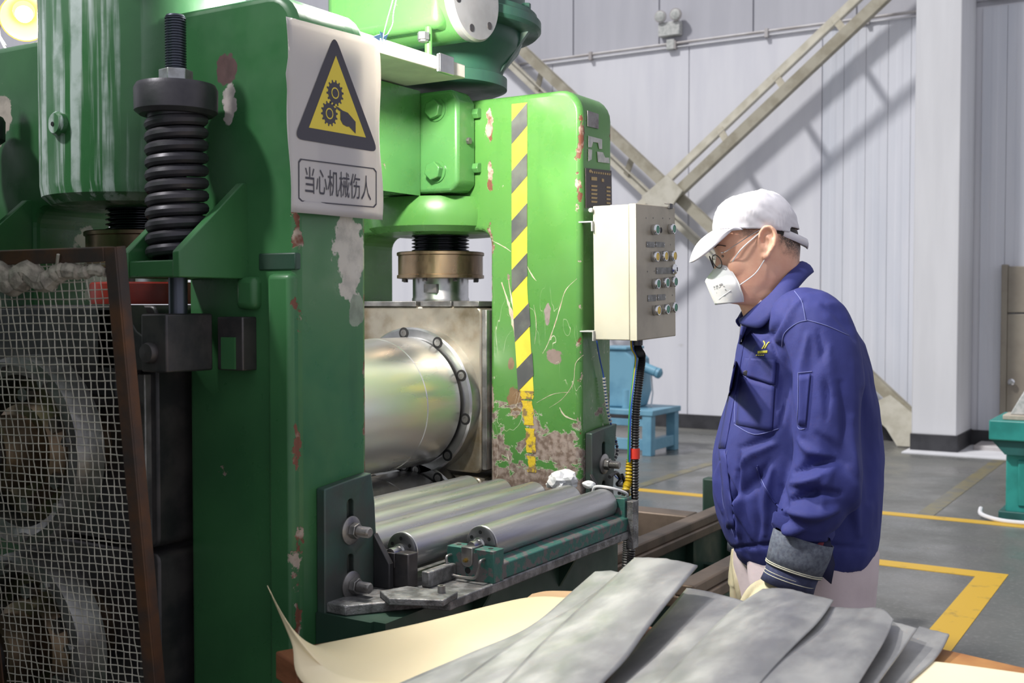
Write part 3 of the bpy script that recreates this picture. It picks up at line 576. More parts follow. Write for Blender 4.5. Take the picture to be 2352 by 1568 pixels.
# gear cases over both screws
def gear_case(ym, label, mt='green_gear'):
    t = thing('screwdown_gear_case', label, 'gear case', (SX, ym, 2.2))
    MB().lathe([(0.0, 2.201), (0.20, 2.202), (0.222, 2.21), (0.222, 2.245), (0.205, 2.25), (0.212, 2.275), (0.262, 2.335), (0.272, 2.36), (0.272, 2.385)], (SX, ym, 0), (0, 0, 1), 64, caps=False).build('bowl', mt, t)
    MB().lathe([(0.272, 2.385), (0.325, 2.39), (0.335, 2.40), (0.335, 2.425), (0.322, 2.432), (0.322, 2.446), (0.30, 2.455), (0.282, 2.458)], (SX, ym, 0), (0, 0, 1), 64, caps=False).build('rim_flange', mt, t)
    MB().lathe([(0.282, 2.458), (0.28, 2.60), (0.25, 2.66), (0.12, 2.68), (0.0, 2.68)], (SX, ym, 0), (0, 0, 1), 64, caps=False).build('top_cover', mt, t)
    for i in range(12):
        a = 2 * math.pi * i / 12 + 0.2; c = (SX + 0.303 * math.cos(a), ym + 0.303 * math.sin(a))
        b = MB(); hexm(b, (*c, 2.446), (*c, 2.468), 0.026, a); b.build('rim_bolt', mt, t)
    for i in range(4):
        a = math.radians(20 + 90 * i); c = Vector((math.cos(a), math.sin(a), 0)); n = Vector((-c.y, c.x, 0)) * 0.012; o = Vector((SX, ym, 0))
        q = [o + c * 0.2 + Vector((0, 0, 2.25)), o + c * 0.30 + Vector((0, 0, 2.388)), o + c * 0.24 + Vector((0, 0, 2.388)), o + c * 0.18 + Vector((0, 0, 2.29))]
        MB().hull_quad([p - n for p in q], n * 2).build('rib', mt, t)
    return t
gear_case(3.072, 'dark green round gear case on top of the far stand')
gear_case(1.854, 'round green gear case above the near stand cut by the frame top')
wr = thing('worm_reducer', 'green worm drive box with grey round end cover', 'gearbox', (-2.08, 2.80, 2.31))
MB().box(-2.34, -1.905, 2.675, 2.84, 2.305, 2.55).build('casing', 'green_mid', wr, bevel=0.03, seg=4)
MB().cyl((-2.3, 2.80, 2.408), (-1.88, 2.80, 2.408), 0.122, n=48).build('barrel', 'green_mid', wr)
cv = MB().lathe([(0.126, -0.03), (0.128, -0.008), (0.122, 0.0), (0.03, 0.003), (0.0, 0.003)], (-1.86, 2.80, 2.408), (1, 0, 0), 56, caps=False).build('end_cover', basic('grey_cover_steel', (0.42, 0.42, 0.42), 0.42, 0.5, (0.34, 0.34, 0.34), 9), wr)
for i in range(6):
    a = math.radians(60 * i + 15); c = Vector((-1.858, 2.80 + 0.098 * math.cos(a), 2.408 + 0.098 * math.sin(a)))
    MB().lathe([(0.0115, 0.0), (0.0115, 0.0022), (0.009, 0.0024)], c - Vector((0.002, 0, 0)), (1, 0, 0), 16).build('socket_screw', 'steel_dark', cv)
b = MB(); hexm(b, (-1.955, 2.665, 2.290), (-1.955, 2.665, 2.268), 0.032, 0.2); hexm(b, (-1.955, 2.665, 2.268), (-1.955, 2.665, 2.262), 0.026)
jb = b.build('jack_nut', 'nut', wr, bevel=0.002)
MB().cyl((-1.955, 2.69, 2.214), (-1.955, 2.69, 2.31), 0.011, n=14).build('jack_screw', 'green_mid', wr)

# screws, thrust rings
def screw(ym, label):
    t = thing('screwdown_screw', label, 'screw', (SX, ym, 1.52))
    pr = []; z = 1.675
    while z < 1.735: pr += [(0.085, z), (0.096, z + 0.004), (0.096, z + 0.006), (0.085, z + 0.010)]; z += 0.0115
    pr += [(0.085, z), (0.085, 1.80)]
    MB().lathe(pr, (SX, ym, 0), (0, 0, 1), 56).build('thread', 'screw_black', t)
    r = MB().lathe([(0.09, 1.672), (0.13, 1.674), (0.141, 1.67), (0.141, 1.60), (0.145, 1.598), (0.145, 1.588), (0.13, 1.586), (0.09, 1.586)], (SX, ym, 0), (0, 0, 1), 56).build('thrust_ring', 'bronze', t)
    MB().lathe([(0.143, 1.674), (0.1455, 1.672), (0.1455, 1.664), (0.142, 1.662)], (SX, ym, 0), (0, 0, 1), 56).build('ring_lip', 'bronze', r)
    for i in range(8):
        a = math.radians(45 * i + 12); c = (SX + 0.128 * math.cos(a), ym + 0.128 * math.sin(a))
        b = MB(); hexm(b, (*c, 1.588), (*c, 1.576), 0.014, a); b.build('ring_bolt', 'steel_dark', r)
    s_ = MB().lathe([(0.0, 1.512), (0.095, 1.512), (0.0955, 1.52), (0.093, 1.525), (0.093, 1.588)], (SX, ym, 0), (0, 0, 1), 48).build('spindle', 'steel_edge', t)
    a = math.radians(-75); c = Vector((SX + 0.0925 * math.cos(a), ym + 0.0925 * math.sin(a), 1.553))
    MB().box(c.x - 0.025, c.x + 0.025, c.y - 0.004, c.y + 0.01, 1.54, 1.568).build('key_plate', 'steel_mid', s_)
    return t
screw(3.072, 'greased screw with bronze ring in the far stand window'); screw(1.854, 'oily screw and bronze ring behind the coil spring')
tag(MB().lathe([(0.11, 1.502), (0.125, 1.502), (0.127, 1.51), (0.127, 1.548), (0.122, 1.552), (0.10, 1.552)], (SX + 0.06, 1.80, 0), (0, 0, 1), 48).build('thrust_collar', 'red'), 'oily red collar on the near chock under the spring shelf', 'collar')
# chocks
def chock(y0, y1, z0, z1, label, mt, face=-1):
    t = thing('bearing_chock', label, 'chock', (SX, (y0 + y1) / 2, z0))
    MB().prism(rrect(XW1 + 0.02, XW0 - 0.022, z0, z1, 0.02, 3), 'y', y0, y1).build('block', mt, t, bevel=0.006)
    return t
c1 = chock(2.952, 3.20, 0.968, 1.495, 'oil stained upper bearing chock in the far stand', 'chock')
for (xa, xb) in ((-2.44, -2.19), (-2.18, -2.05), (-2.05, -1.945)): MB().box(xa + 0.004, xb - 0.004, 2.945, 3.18, 1.495, 1.512).build('liner_plate', 'steel_mid', c1, bevel=0.002)
MB().box(-1.944, -1.926, 2.955, 3.19, 0.98, 1.485).build('side_liner', 'steel_mid', c1, bevel=0.003)
c2 = chock(2.952, 3.20, 0.34, 0.955, 'lower bearing chock in the far stand below the roll gap', 'chock')
MB().box(-1.944, -1.926, 2.955, 3.19, 0.36, 0.945).build('side_liner', 'steel_mid', c2, bevel=0.003)
c3 = chock(1.672, 2.0, 0.968, 1.50, 'dark oily upper bearing chock behind the mesh guard', 'steel_dark')
MB().box(-1.99, -1.965, 1.655, 1.68, 0.97, 1.35).build('wear_strip', 'steel_mid', c3, bevel=0.003)
MB().box(-2.43, -1.99, 1.60, 1.672, 1.30, 1.495).build('keeper_bar', 'steel_dark', c3, bevel=0.006)
c4 = chock(1.672, 2.0, 0.34, 0.955, 'dark oily lower bearing chock behind the mesh guard', 'steel_dark')
MB().box(-1.99, -1.965, 1.655, 1.68, 0.36, 0.95).build('wear_strip', 'steel_mid', c4, bevel=0.003)
# rolls
def roll(zc, label):
    t = thing('work_roll', label, 'roll', (SX, 2.45, zc))
    MB().lathe([(0.12, 1.95), (0.12, 2.02), (0.20, 2.02), (0.205, 2.025), (0.205, 2.715), (0.2065, 2.718), (0.2065, 2.885), (0.204, 2.89), (0.12, 2.89), (0.12, 2.96)], (SX, 0, zc), (0, 1, 0), 128).build('barrel', 'steel_bright', t, ang=20)
    fl_ = MB().lathe([(0.15, 2.90), (0.232, 2.90), (0.238, 2.906), (0.238, 2.952), (0.15, 2.952)], (SX, 0, zc), (0, 1, 0), 96).build('seal_flange', 'steel_edge', t)
    for i in range(10):
        a = math.radians(36 * i + 24); c = Vector((SX + 0.2205 * math.cos(a), 2.90, zc + 0.2205 * math.sin(a)))
        s_ = MB().lathe([(0.0185, 0.0), (0.0185, -0.0014), (0.0135, -0.0016)], c, (0, 1, 0), 20).build('counterbore', 'black', fl_)
        MB().lathe([(0.0115, -0.001), (0.0115, -0.0028), (0.0055, -0.003), (0.0055, -0.002)], c, (0, 1, 0), 16).build('socket_screw', 'steel_mid', fl_)
    return t
roll(RZ, 'large polished steel upper work roll between the stands'); roll(RZ - 0.43, 'polished lower work roll under the roll gap')
# drive couplings behind the guard
def coupling(zc, label):
    t = thing('roll_coupling', label, 'coupling', (SX, 1.5, zc))
    MB().lathe([(0.0, 1.42), (0.075, 1.42), (0.08, 1.425), (0.08, 1.50), (0.10, 1.505), (0.12, 1.53), (0.155, 1.535), (0.155, 1.58), (0.09, 1.585), (0.09, 1.68)], (SX, 0, zc), (0, 1, 0), 64, caps=False).build('hub', 'bronze', t)
    rg = MB().lathe([(0.165, 1.50), (0.185, 1.488), (0.203, 1.495), (0.207, 1.51), (0.207, 1.56), (0.165, 1.565), (0.165, 1.50)], (SX, 0, zc), (0, 1, 0), 72, caps=False).build('outer_ring', 'steel_mid', t)
    for i in range(8):
        a = math.radians(45 * i + 10); c = Vector((SX + 0.185 * math.cos(a), 1.49, zc + 0.185 * math.sin(a)))
        b = MB(); hexm(b, c, c - Vector((0, 0.012, 0)), 0.018); b.build('ring_bolt', 'steel_mid', rg)
    for i in range(6):
        a = math.radians(60 * i + 30); c = Vector((SX + 0.12 * math.cos(a), 1.53, zc + 0.12 * math.sin(a)))
        b = MB(); hexm(b, c, c - Vector((0, 0.02, 0)), 0.03, a); b.build('hub_bolt', 'steel_mid', t)
    return t
coupling(RZ - 0.005, 'bronze and steel upper roll coupling seen through the mesh'); coupling(RZ - 0.435, 'bronze and steel lower roll coupling seen through the mesh')

# unseen gearbox added to shade the near stand; roll couplings imply its drive spindles
dg_ = thing('shading_gearbox', 'tall green pinion gearbox added out of view to shade the near stand', 'gearbox', (-2.6, 0.55, 0))
MB().prism(rrect(-3.5, -1.80, 0.12, 2.5, 0.08), 'y', 0.15, 0.98).build('case', 'green_plain', dg_, bevel=0.02)
MB().box(-3.56, -1.74, 0.10, 1.03, 0, 0.12).build('foot', 'green_dark', dg_, bevel=0.01)
MB().box(-3.56, -1.76, 0.11, 1.02, 1.2, 1.26).build('split_flange', 'green_plain', dg_, bevel=0.006)
for zc in (RZ - 0.005, RZ - 0.435):
    MB().lathe([(0.16, 0.98), (0.16, 1.03), (0.10, 1.04), (0.10, 1.10), (0.06, 1.11), (0.06, 1.42)], (SX, 0, zc), (0, 1, 0), 40).build('spindle', 'steel_dark', dg_)
# warning sign
m, nt, b = nm('white_sign_paper')
b.inputs['Base Color'].default_value = (0.66, 0.64, 0.66, 1); b.inputs['Roughness'].default_value = 0.5
tr = nt.nodes.new('ShaderNodeBsdfTranslucent'); tr.inputs[0].default_value = (0.85, 0.80, 0.72, 1)
ms = nt.nodes.new('ShaderNodeMixShader'); ms.inputs[0].default_value = 0.3
lk(nt, b.outputs[0], ms.inputs[1]); lk(nt, tr.outputs[0], ms.inputs[2]); lk(nt, ms.outputs[0], nt.nodes['Material Output'].inputs[0]); M['paper'] = m
XS = XF + 0.0215
sg = thing('warning_sign', 'white warning sign with yellow triangle of gears and a hand', 'sign', (XS, 1.84, 1.68))
def sp(px, py, dx=0.0): p = atX(px, py, XS); return Vector((XS + dx, p.y, p.z))
C4 = [(657, 38), (870, 94), (878, 505), (667, 487)]
rows = []
for i in range(25):
    v = i / 24; r_ = []
    for j in range(17):
        u = j / 16
        a = Vector(C4[0]).lerp(Vector(C4[3]), v); c = Vector(C4[1]).lerp(Vector(C4[2]), v); q = a.lerp(c, u)
        ed = max(0, (abs(u - 0.5) - 0.42) / 0.08) * 0.004 * math.sin(v * 9) + max(0, (v - 0.9) / 0.1) * 0.004 * math.sin(u * 6)
        r_.append(sp(q.x - (5 * math.exp(-((v - 0.29) / 0.05) ** 2) if j == 0 else 0), q.y, ed))
    rows.append(r_)
MB().grid(rows).build('paper_sheet', 'paper', sg, solid=0.0006)
def rounded(pts, r, n=5):
    out = []; N = len(pts); P = [Vector(p) for p in pts]
    for i in range(N):
        a, b_, c = P[i - 1], P[i], P[(i + 1) % N]; d1 = (a - b_).normalized(); d2 = (c - b_).normalized()
        for k in range(n + 1):
            t_ = k / n; p0, p1 = b_ + d1 * r, b_ + d2 * r
            out.append((1 - t_) ** 2 * p0 + 2 * t_ * (1 - t_) * b_ + t_ * t_ * p1)
    return out
# work in sign space (u right, v up, metres) so the print is flat and undistorted
cA = sp(767, 205); eu = Vector((0, 1, 0)); ev = Vector((0, 0, 1))
def onsign(px, py): p = sp(px, py); return Vector((p.y, p.z))
def printed(name, poly, mt, lay, parent=sg): return MB().add([(XS + 0.0012 + 0.0003 * lay, p[0], p[1]) for p in poly], [list(range(len(poly)))]).build(name, mt, parent, smooth=False)
T = [onsign(767, 78), onsign(868, 350), onsign(674, 318)]
tri = printed('triangle_border', rounded(T, 0.026), 'ink_black', 1)
cen = (T[0] + T[1] + T[2]) / 3
T2 = [onsign(770, 128), onsign(839, 316), onsign(708, 293)]
printed('triangle_field', T2, 'ink_yellow', 2, tri)
def gear(c, r):
    n = 14; out = []
    for i in range(n):
        for k, rr in ((0.0, 0.82), (0.12, 1.0), (0.42, 1.0), (0.54, 0.82)):
            a = 2 * math.pi * (i + k) / n; out.append((c[0] + r * rr * math.cos(a), c[1] + r * rr * math.sin(a)))
    printed('gear_print', out, 'ink_black', 3, tri)
    printed('gear_ring', [(c[0] + r * 0.44 * math.cos(2 * math.pi * i / 24), c[1] + r * 0.44 * math.sin(2 * math.pi * i / 24)) for i in range(24)], 'ink_yellow', 4, tri)
    printed('gear_hub', [(c[0] + r * 0.34 * math.cos(2 * math.pi * i / 24), c[1] + r * 0.34 * math.sin(2 * math.pi * i / 24)) for i in range(24)], 'ink_black', 5, tri)
gear(onsign(768, 214), 0.0275); gear(onsign(755, 261), 0.0265)
printed('hand_print', [onsign(*q) for q in ((768, 243), (774, 252), (780, 256), (780, 275), (786, 286), (795, 291), (800, 291), (815, 307), (815, 280), (797, 259), (785, 254), (776, 247))], 'ink_black', 4, tri)
# text frame with cut corners and the lettering
fr = [(689, 364), (858, 386), (864, 394), (864, 470), (858, 477), (691, 463), (684, 456), (684, 371)]
cx_ = sum(p[0] for p in fr) / 8; cy_ = sum(p[1] for p in fr) / 8
O = [onsign(*q) for q in fr]; c0 = sum(O, Vector((0, 0))) / 8
I = [c0 + Vector(((p - c0).x * 0.972, (p - c0).y * 0.94)) for p in O]
X_ = XS + 0.0015
MB().add([(X_, p.x, p.y) for p in O] + [(X_, p.x, p.y) for p in I], [(i, (i + 1) % 8, (i + 1) % 8 + 8, i + 8) for i in range(8)]).build('text_frame', 'ink_black', sg, smooth=False)
fc = bpy.data.curves.new('lettering', 'FONT'); fc.body = '当心机械伤人'; fc.align_x = 'CENTER'; fc.align_y = 'CENTER'; fc.resolution_u = 3
fo = bpy.data.objects.new('lettering', fc); COL.objects.link(fo)
dg = bpy.context.evaluated_depsgraph_get(); dg.update(); fm = bpy.data.meshes.new_from_object(fo.evaluated_get(dg)); bpy.data.objects.remove(fo)
xs = [v.co.x for v in fm.vertices] or [0, 1]; ys = [v.co.y for v in fm.vertices] or [0, 1]
L0, L1 = onsign(700, 420), onsign(851, 432); wd = L1.x - L0.x; hg = 0.0545
for v in fm.vertices:
    uu = (v.co.x - min(xs)) / (max(xs) - min(xs)); vv = (v.co.y - min(ys)) / (max(ys) - min(ys))
    v.co = Vector((X_, L0.x + uu * wd, c0.y + (vv - 0.5) * hg)) - org(sg)
lt = bpy.data.objects.new('lettering', fm); COL.objects.link(lt); lt.parent = sg; fm.materials.clear(); fm.materials.append(M['ink_black'])
# ------------------------------------------------------------------ roller table
ZP = 0.872
M['bracket'] = basic('grey_green_bracket_steel', (0.075, 0.085, 0.08), 0.45, 0.5, (0.06, 0.12, 0.10), 7, bmp=0.15)
rt = thing('roller_table', 'oily steel roller table bracketed to the two stands', 'roller table', (-1.5, 2.4, 0))
MB().prism([(-1.60, 1.80), (-1.525, 1.80), (-1.425, 1.93), (-1.362, 1.945), (-1.362, 2.86), (-1.60, 2.86)], 'z', ZP - 0.022, ZP).build('bed_plate', 'steel_plate', rt, bevel=0.003)
MB().box(-1.598, -1.42, 1.80, 2.86, 0.0, ZP - 0.022).build('support_panel', 'green_dark', rt)
for yy in (2.12, 2.52): MB().prism([(-1.42, ZP - 0.022), (-1.372, ZP - 0.022), (-1.42, ZP - 0.10)], 'y', yy, yy + 0.012).build('plate_rib', 'green_dark', rt)
MB().box(-1.598, -1.45, 1.79, 1.80, 0.3, ZP - 0.022).build('plate_rib', 'green_dark', rt)
MB().box(-1.965, -1.60, 1.985, 2.01, ZP - 0.02, ZP + 0.04).build('side_bar', 'steel_dark', rt, bevel=0.003)
MB().box(-1.965, -1.60, 2.84, 2.86, ZP - 0.02, ZP + 0.04).build('side_bar', 'steel_dark', rt, bevel=0.003)
MB().box(-1.965, -1.60, 1.985, 2.86, ZP - 0.06, ZP - 0.02).build('inner_tray', 'steel_dark', rt)
MB().prism([(-1.402, ZP), (-1.366, ZP), (-1.366, ZP + 0.036), (-1.40, ZP + 0.046)], 'y', 2.165, 2.84).build('front_bar', 'green_patina', rt, bevel=0.003)
MB().box(-1.484, -1.462, 2.01, 2.115, ZP, ZP + 0.036).build('stop_bar', 'steel_plate', rt, bevel=0.003)
MB().prism([(p.x, p.y) for p in (atZ(872, 1356, ZP + .014), atZ(893, 1374, ZP + .014), atZ(1018, 1378, ZP + .014), atZ(1052, 1358, ZP + .014), atZ(935, 1345, ZP + .014))][::-1], 'z', ZP, ZP + 0.014).build('clamp_strip', 'steel_plate', rt, bevel=0.002)
b = MB().lathe([(0.0, ZP + 0.014), (0.0085, ZP + 0.014), (0.0085, ZP + 0.029), (0.0045, ZP + 0.029), (0.0045, ZP + 0.022)], (*atZ(1014, 1360, ZP + .014).xy, 0), (0, 0, 1), 18).build('cap_screw', 'steel_mid', rt)
# slotted brackets on the stand fronts
def bracket(y0, y1, sgn, ygus):
    ym = (y0 + y1) / 2
    pl_ = MB().prism([(y0, 0.55), (y1, 0.55), (y1, ZP), (y1 + 0.012 * sgn, 0.93), (y1 + 0.004 * sgn, 1.0), (y1, 1.06), (y1 - 0.012 * sgn, 1.128), ((y0 + y1) / 2, 1.122), (y0, 1.113)], 'x', XF, XF + 0.024).build('slotted_bracket', M['bracket'], rt)
    c = MB()
    for zz in (1.005, 0.885):
        c2_ = MB().prism([(p[0], p[1]) for p in rrect(ym - 0.011, ym + 0.011, zz - 0.02, zz + 0.075, 0.0105)], 'x', XF + 0.008, XF + 0.05); c.add(c2_.v, c2_.f)
    cut(pl_, c)
    md = pl_.modifiers.new('bevel', 'BEVEL'); md.width = 0.003; md.segments = 2; md.limit_method = 'ANGLE'
    for zz in (1.012, 0.892):
        w_ = MB().lathe([(0.0, 0.024), (0.031, 0.024), (0.031, 0.027), (0.026, 0.030), (0.012, 0.030)], (XF, ym, zz), (1, 0, 0), 28).build('washer', 'steel_mid', rt)
        b = MB(); hexm(b, (XF + 0.030, ym, zz), (XF + 0.046, ym, zz), 0.031, 0.3); b.build('nut', 'steel_mid', w_, bevel=0.0015)
        pr = []; x = 0.046
        while x < 0.074: pr += [(0.0105, x), (0.012, x + 0.001), (0.0105, x + 0.002)]; x += 0.0025
        pr += [(0.011, x), (0.009, x + 0.002), (0.0, x + 0.002)]
        MB().lathe(pr, (XF, ym, zz), (1, 0, 0), 18).build('bolt_end', 'steel_mid', w_)
    MB().prism([(XF + 0.024, ZP), (-1.531, ZP), (-1.531, 0.928), (XF + 0.024, 0.992)], 'y', ygus, ygus + 0.016).build('gusset', 'steel_dark', rt, bevel=0.002)
bracket(1.795, 1.962, 1, 1.955); bracket(3.0, 3.155, -1, 2.985)
# rollers
def roller(x, y0, y1, zc, label, block=False, grp='rollers of the table'):
    t = thing('table_roller', label, 'roller', (x, (y0 + y1) / 2, zc), group=grp); R = 0.0425
    MB().lathe([(R - 0.0015, y0), (R, y0 + 0.002), (R, y1 - 0.002), (R - 0.0015, y1)], (x, 0, zc), (0, 1, 0), 48).build('tube', 'steel_roller', t, ang=30)
    e = MB().lathe([(R - 0.002, y0), (R - 0.002, y0 - 0.004), (R - 0.006, y0 - 0.006), (0.012, y0 - 0.006)], (x, 0, zc), (0, 1, 0), 40).build('end_disc', 'steel_end', t)
    for i in range(6):
        a = math.radians(60 * i + 30); MB().cyl((x + 0.028 * math.cos(a), y0 - 0.0058, zc + 0.028 * math.sin(a)), (x + 0.028 * math.cos(a), y0 - 0.0066, zc + 0.028 * math.sin(a)), 0.0045, n=12).build('hole', 'black', e)
    MB().lathe([(R - 0.002, y1), (R - 0.002, y1 + 0.004), (0.012, y1 + 0.006)], (x, 0, zc), (0, 1, 0), 32).build('end_disc', 'steel_end', t)
    MB().lathe([(0.012, y0 - 0.045), (0.013, y0 - 0.04), (0.013, y0 - 0.016), (0.017, y0 - 0.014), (0.017, y0 - 0.005)], (x, 0, zc), (0, 1, 0), 24).build('journal', 'steel_edge', t)
    MB().cyl((x, y1, zc), (x, y1 + 0.04, zc), 0.013).build('journal', 'steel_edge', t)
    return t
ZR = 0.945
roller(-1.432, 2.176, 2.795, ZR, 'front table roller carried in the green handled block')
for i, (x, la) in enumerate(((-1.545, 'second table roller from the front beside the handled block'), (-1.660, 'third table roller counted from the front'), (-1.775, 'fourth table roller counted from the front'), (-1.890, 'table roller closest to the large work roll'))):
    roller(x, 2.022, 2.80, ZR, la)
bb = thing('bearing_block', 'green handled bearing block holding the front roller', 'bearing block', (-1.43, 2.13, ZP))
o = MB().prism([(-1.490, ZP), (-1.362, ZP), (-1.362, ZR), (-1.414, ZR), (-1.414, ZR - 0.008), (-1.450, ZR - 0.008), (-1.450, ZR), (-1.490, ZR)], 'y', 2.118, 2.162).build('block', 'green_patina', bb, bevel=0.0015)
cap = MB().prism(rrect(-1.447, -1.417, ZR - 0.042, ZR + 0.003, 0.012, 5, (1, 0, 0, 1)), 'y', 2.113, 2.16).build('bearing_cap', 'steel_mid', bb, bevel=0.0015)
b = MB(); hexm(b, (-1.432, 2.113, ZR - 0.026), (-1.432, 2.107, ZR - 0.026), 0.009); b.cyl((-1.432, 2.107, ZR - 0.026), (-1.432, 2.101, ZR - 0.026), 0.003, n=10); b.build('grease_nipple', basic('brass', (0.5, 0.36, 0.12), 0.3, 1.0), cap)
MB().cyl((-1.432, 2.1181, ZP + 0.022), (-1.432, 2.1172, ZP + 0.022), 0.0075, n=18).build('tapped_hole', 'black', bb)
for xx in (-1.473, -1.385): MB().cyl((xx, 2.142, ZR - 0.001), (xx, 2.142, ZR + 0.0006), 0.006, n=16).build('screw_hole', 'black', bb)
MB().tube([(-1.478, 2.12, ZR - 0.020), (-1.478, 2.100, ZR - 0.021), (-1.476, 2.098, ZR - 0.035), (-1.470, 2.098, ZP + 0.017), (-1.455, 2.098, ZP + 0.011), (-1.412, 2.098, ZP + 0.011), (-1.396, 2.098, ZP + 0.017), (-1.388, 2.098, ZR - 0.035), (-1.386, 2.100, ZR - 0.021), (-1.386, 2.12, ZR - 0.020)], 0.0033, 8, 5).build('bail_handle', 'steel_mid', bb)
b2 = thing('bearing_block', 'dark oily bearing block holding the second roller', 'bearing block', (-1.56, 2.0, ZP))
MB().prism([(-1.592, ZP), (-1.494, ZP), (-1.494, ZR + 0.005), (-1.530, ZR + 0.005), (-1.530, ZR - 0.012), (-1.560, ZR - 0.012), (-1.560, ZR + 0.001), (-1.592, ZR + 0.001)], 'y', 1.976, 2.012).build('block', 'steel_dark', b2, bevel=0.003)
MB().box(-1.560, -1.531, 1.974, 2.008, ZR - 0.03, ZR + 0.004).build('bearing_cap', 'steel_dark', b2, bevel=0.002)
b3 = thing('bearing_block', 'green bearing block at the far end of the front roller', 'bearing block', (-1.42, 2.84, ZP))
MB().box(-1.478, -1.372, 2.806, 2.85, ZP, ZR + 0.018).build('block', 'green_patina', b3, bevel=0.002)
MB().box(-1.372, -1.350, 2.815, 2.85, ZP - 0.05, ZR + 0.01).build('end_plate', 'steel_plate', b3, bevel=0.002)
tag(MB().tube([(-1.475, 2.81, ZR + 0.02), (-1.46, 2.80, ZR + 0.045), (-1.41, 2.80, ZR + 0.045), (-1.38, 2.83, ZR + 0.03), (-1.385, 2.845, ZR + 0.016)], 0.004, 8, 6).build('cable_loop', 'wire_white'), 'thin white cable loop over the far bearing block', 'cable')
# crumpled plastic
def crumple(name, c, r, sq, label):
    bm = bmesh.new(); bmesh.ops.create_icosphere(bm, subdivisions=3, radius=r)
    for v in bm.verts:
        n = noise.noise(v.co * 38 + Vector(c) * 9) * 0.45 + noise.noise(v.co * 85) * 0.25
        v.co *= 1 + n; v.co.x *= sq[0]; v.co.y *= sq[1]; v.co.z *= sq[2]
    me = bpy.data.meshes.new(name); bm.to_mesh(me); bm.free(); o = bpy.data.objects.new(name, me); COL.objects.link(o); o.location = c; me.materials.append(M['plastic_bag'])
    return tag(o, label, 'plastic')
crumple('plastic_wrap', (-1.605, 2.865, 0.985), 0.035, (1.25, 1.2, 0.85), 'crumpled white plastic wad behind the rollers')
crumple('plastic_wrap', (-1.50, 2.84, 0.985), 0.014, (1.3, 1, 0.8), 'small white plastic scrap at the roller end')

# ------------------------------------------------------------------ control box on the far stand
bx = thing('control_box', 'cream control box with rows of green and yellow buttons', 'control box', (-1.49, 3.118, 1.40))
bx.rotation_euler = (0.028, 0, 0)
# local space: x -0.07..0.076 (front +x), y -0.138..0.139, z 0..0.396
MB().box(-0.07, 0.048, -0.138, 0.139, 0, 0.396).build('case', 'box_cream', bx, bevel=0.003, local=True)
dd = MB().box(0.0505, 0.072, -0.140, 0.141, -0.001, 0.398).build('door', 'box_door', bx, bevel=0.003, local=True)
MB().box(0.0505, 0.0722, -0.1412, -0.139, 0.0, 0.397).build('door_edge', 'box_cream', bx, local=True)
XD = 0.0722
def dpt(px, py):   # door face picked in the photo -> local y, z
    p = atX(px, py, -1.416); return (p.y - 3.118, p.z - 1.40)
def shift(y, z): return (y + 0.028 * (z), z)
buttons = [(1503, 527, 'g'), (1541, 528, 'g'), (1503, 589, 'y'), (1523, 589, 'y'), (1543, 590, 'y'), (1505, 651, 'g'), (1526, 650, 'g'), (1545, 649, 'g'), (1506, 712, 'y'), (1527, 711, 'g'), (1545, 708, 'g')]
for px, py, c in buttons:
    y, z = dpt(px, py); y += 0.028 * z - 0.006
    rg = MB().lathe([(0.0150, 0), (0.0160, 0.002), (0.0160, 0.013), (0.0142, 0.0165), (0.0122, 0.0165), (0.0122, 0.012)], (XD, y, z), (1, 0, 0), 24).build('button_bezel', 'chrome', dd, local=True)
    MB().lathe([(0.0121, 0.011), (0.0121, 0.0150), (0.0095, 0.0160), (0.0, 0.0162)], (XD, y, z), (1, 0, 0), 20, caps=False).build('button_cap', 'btn_green' if c == 'g' else 'btn_yellow', rg, local=True)
y, z = dpt(1520, 529); y += 0.028 * z - 0.002
MB().cyl((XD - 0.001, y, z), (XD + 0.0006, y, z), 0.0085, n=20).build('empty_hole', 'black', dd, local=True)
y, z = dpt(1550, 621); y += 0.028 * z - 0.006
ks = MB().lathe([(0.016, 0), (0.0165, 0.004), (0.014, 0.008), (0.010, 0.012), (0.0, 0.013)], (XD, y, z), (1, 0, 0), 24, caps=False).build('key_switch', 'chrome', dd, local=True)
MB().box(XD + 0.012, XD + 0.0138, y - 0.0015, y + 0.0015, z - 0.006, z + 0.006).build('key_slot', 'black', ks, local=True)
for (a, b_, c, d) in ((1487, 553, 1506, 568), (1508, 555, 1528, 569), (1509, 614, 1546, 631), (1490, 676, 1509, 691), (1512, 676, 1530, 690)):
    y0, z0 = dpt(a, b_); y1, z1 = dpt(c, d); o_ = 0.028 * z0 - 0.004
    tg = MB().box(XD - 0.0005, XD + 0.0015, y0 + o_, y1 + o_, z1, z0).build('label_tag', 'tag_grey', dd, bevel=0.0006, local=True)
    for yy in (y0 + o_ + 0.003, y1 + o_ - 0.003): MB().cyl((XD + 0.001, yy, (z0 + z1) / 2), (XD + 0.0026, yy, (z0 + z1) / 2), 0.0018, n=8).build('rivet', 'chrome', tg, local=True)
for (a, b_) in ((1487, 499), (1503, 500), (1525, 502), (1541, 504), (1490, 622), (1506, 622), (1543, 564), (1547, 680)):
    y, z = dpt(a, b_); y += 0.028 * z - 0.004; MB().cyl((XD - 0.0004, y, z), (XD + 0.0008, y, z), 0.0022, n=8).build('screw', 'steel_mid', dd, local=True)
y, z = dpt(1539, 477); y += 0.028 * z
MB().prism([(0.068, z - 0.006), (0.079, z - 0.006), (0.079, z + 0.010), (0.060, z + 0.012), (0.060, z + 0.009), (0.0745, z + 0.007)], 'y', y - 0.012, y + 0.010).build('hook_latch', 'steel_dark', dd, bevel=0.001, local=True)
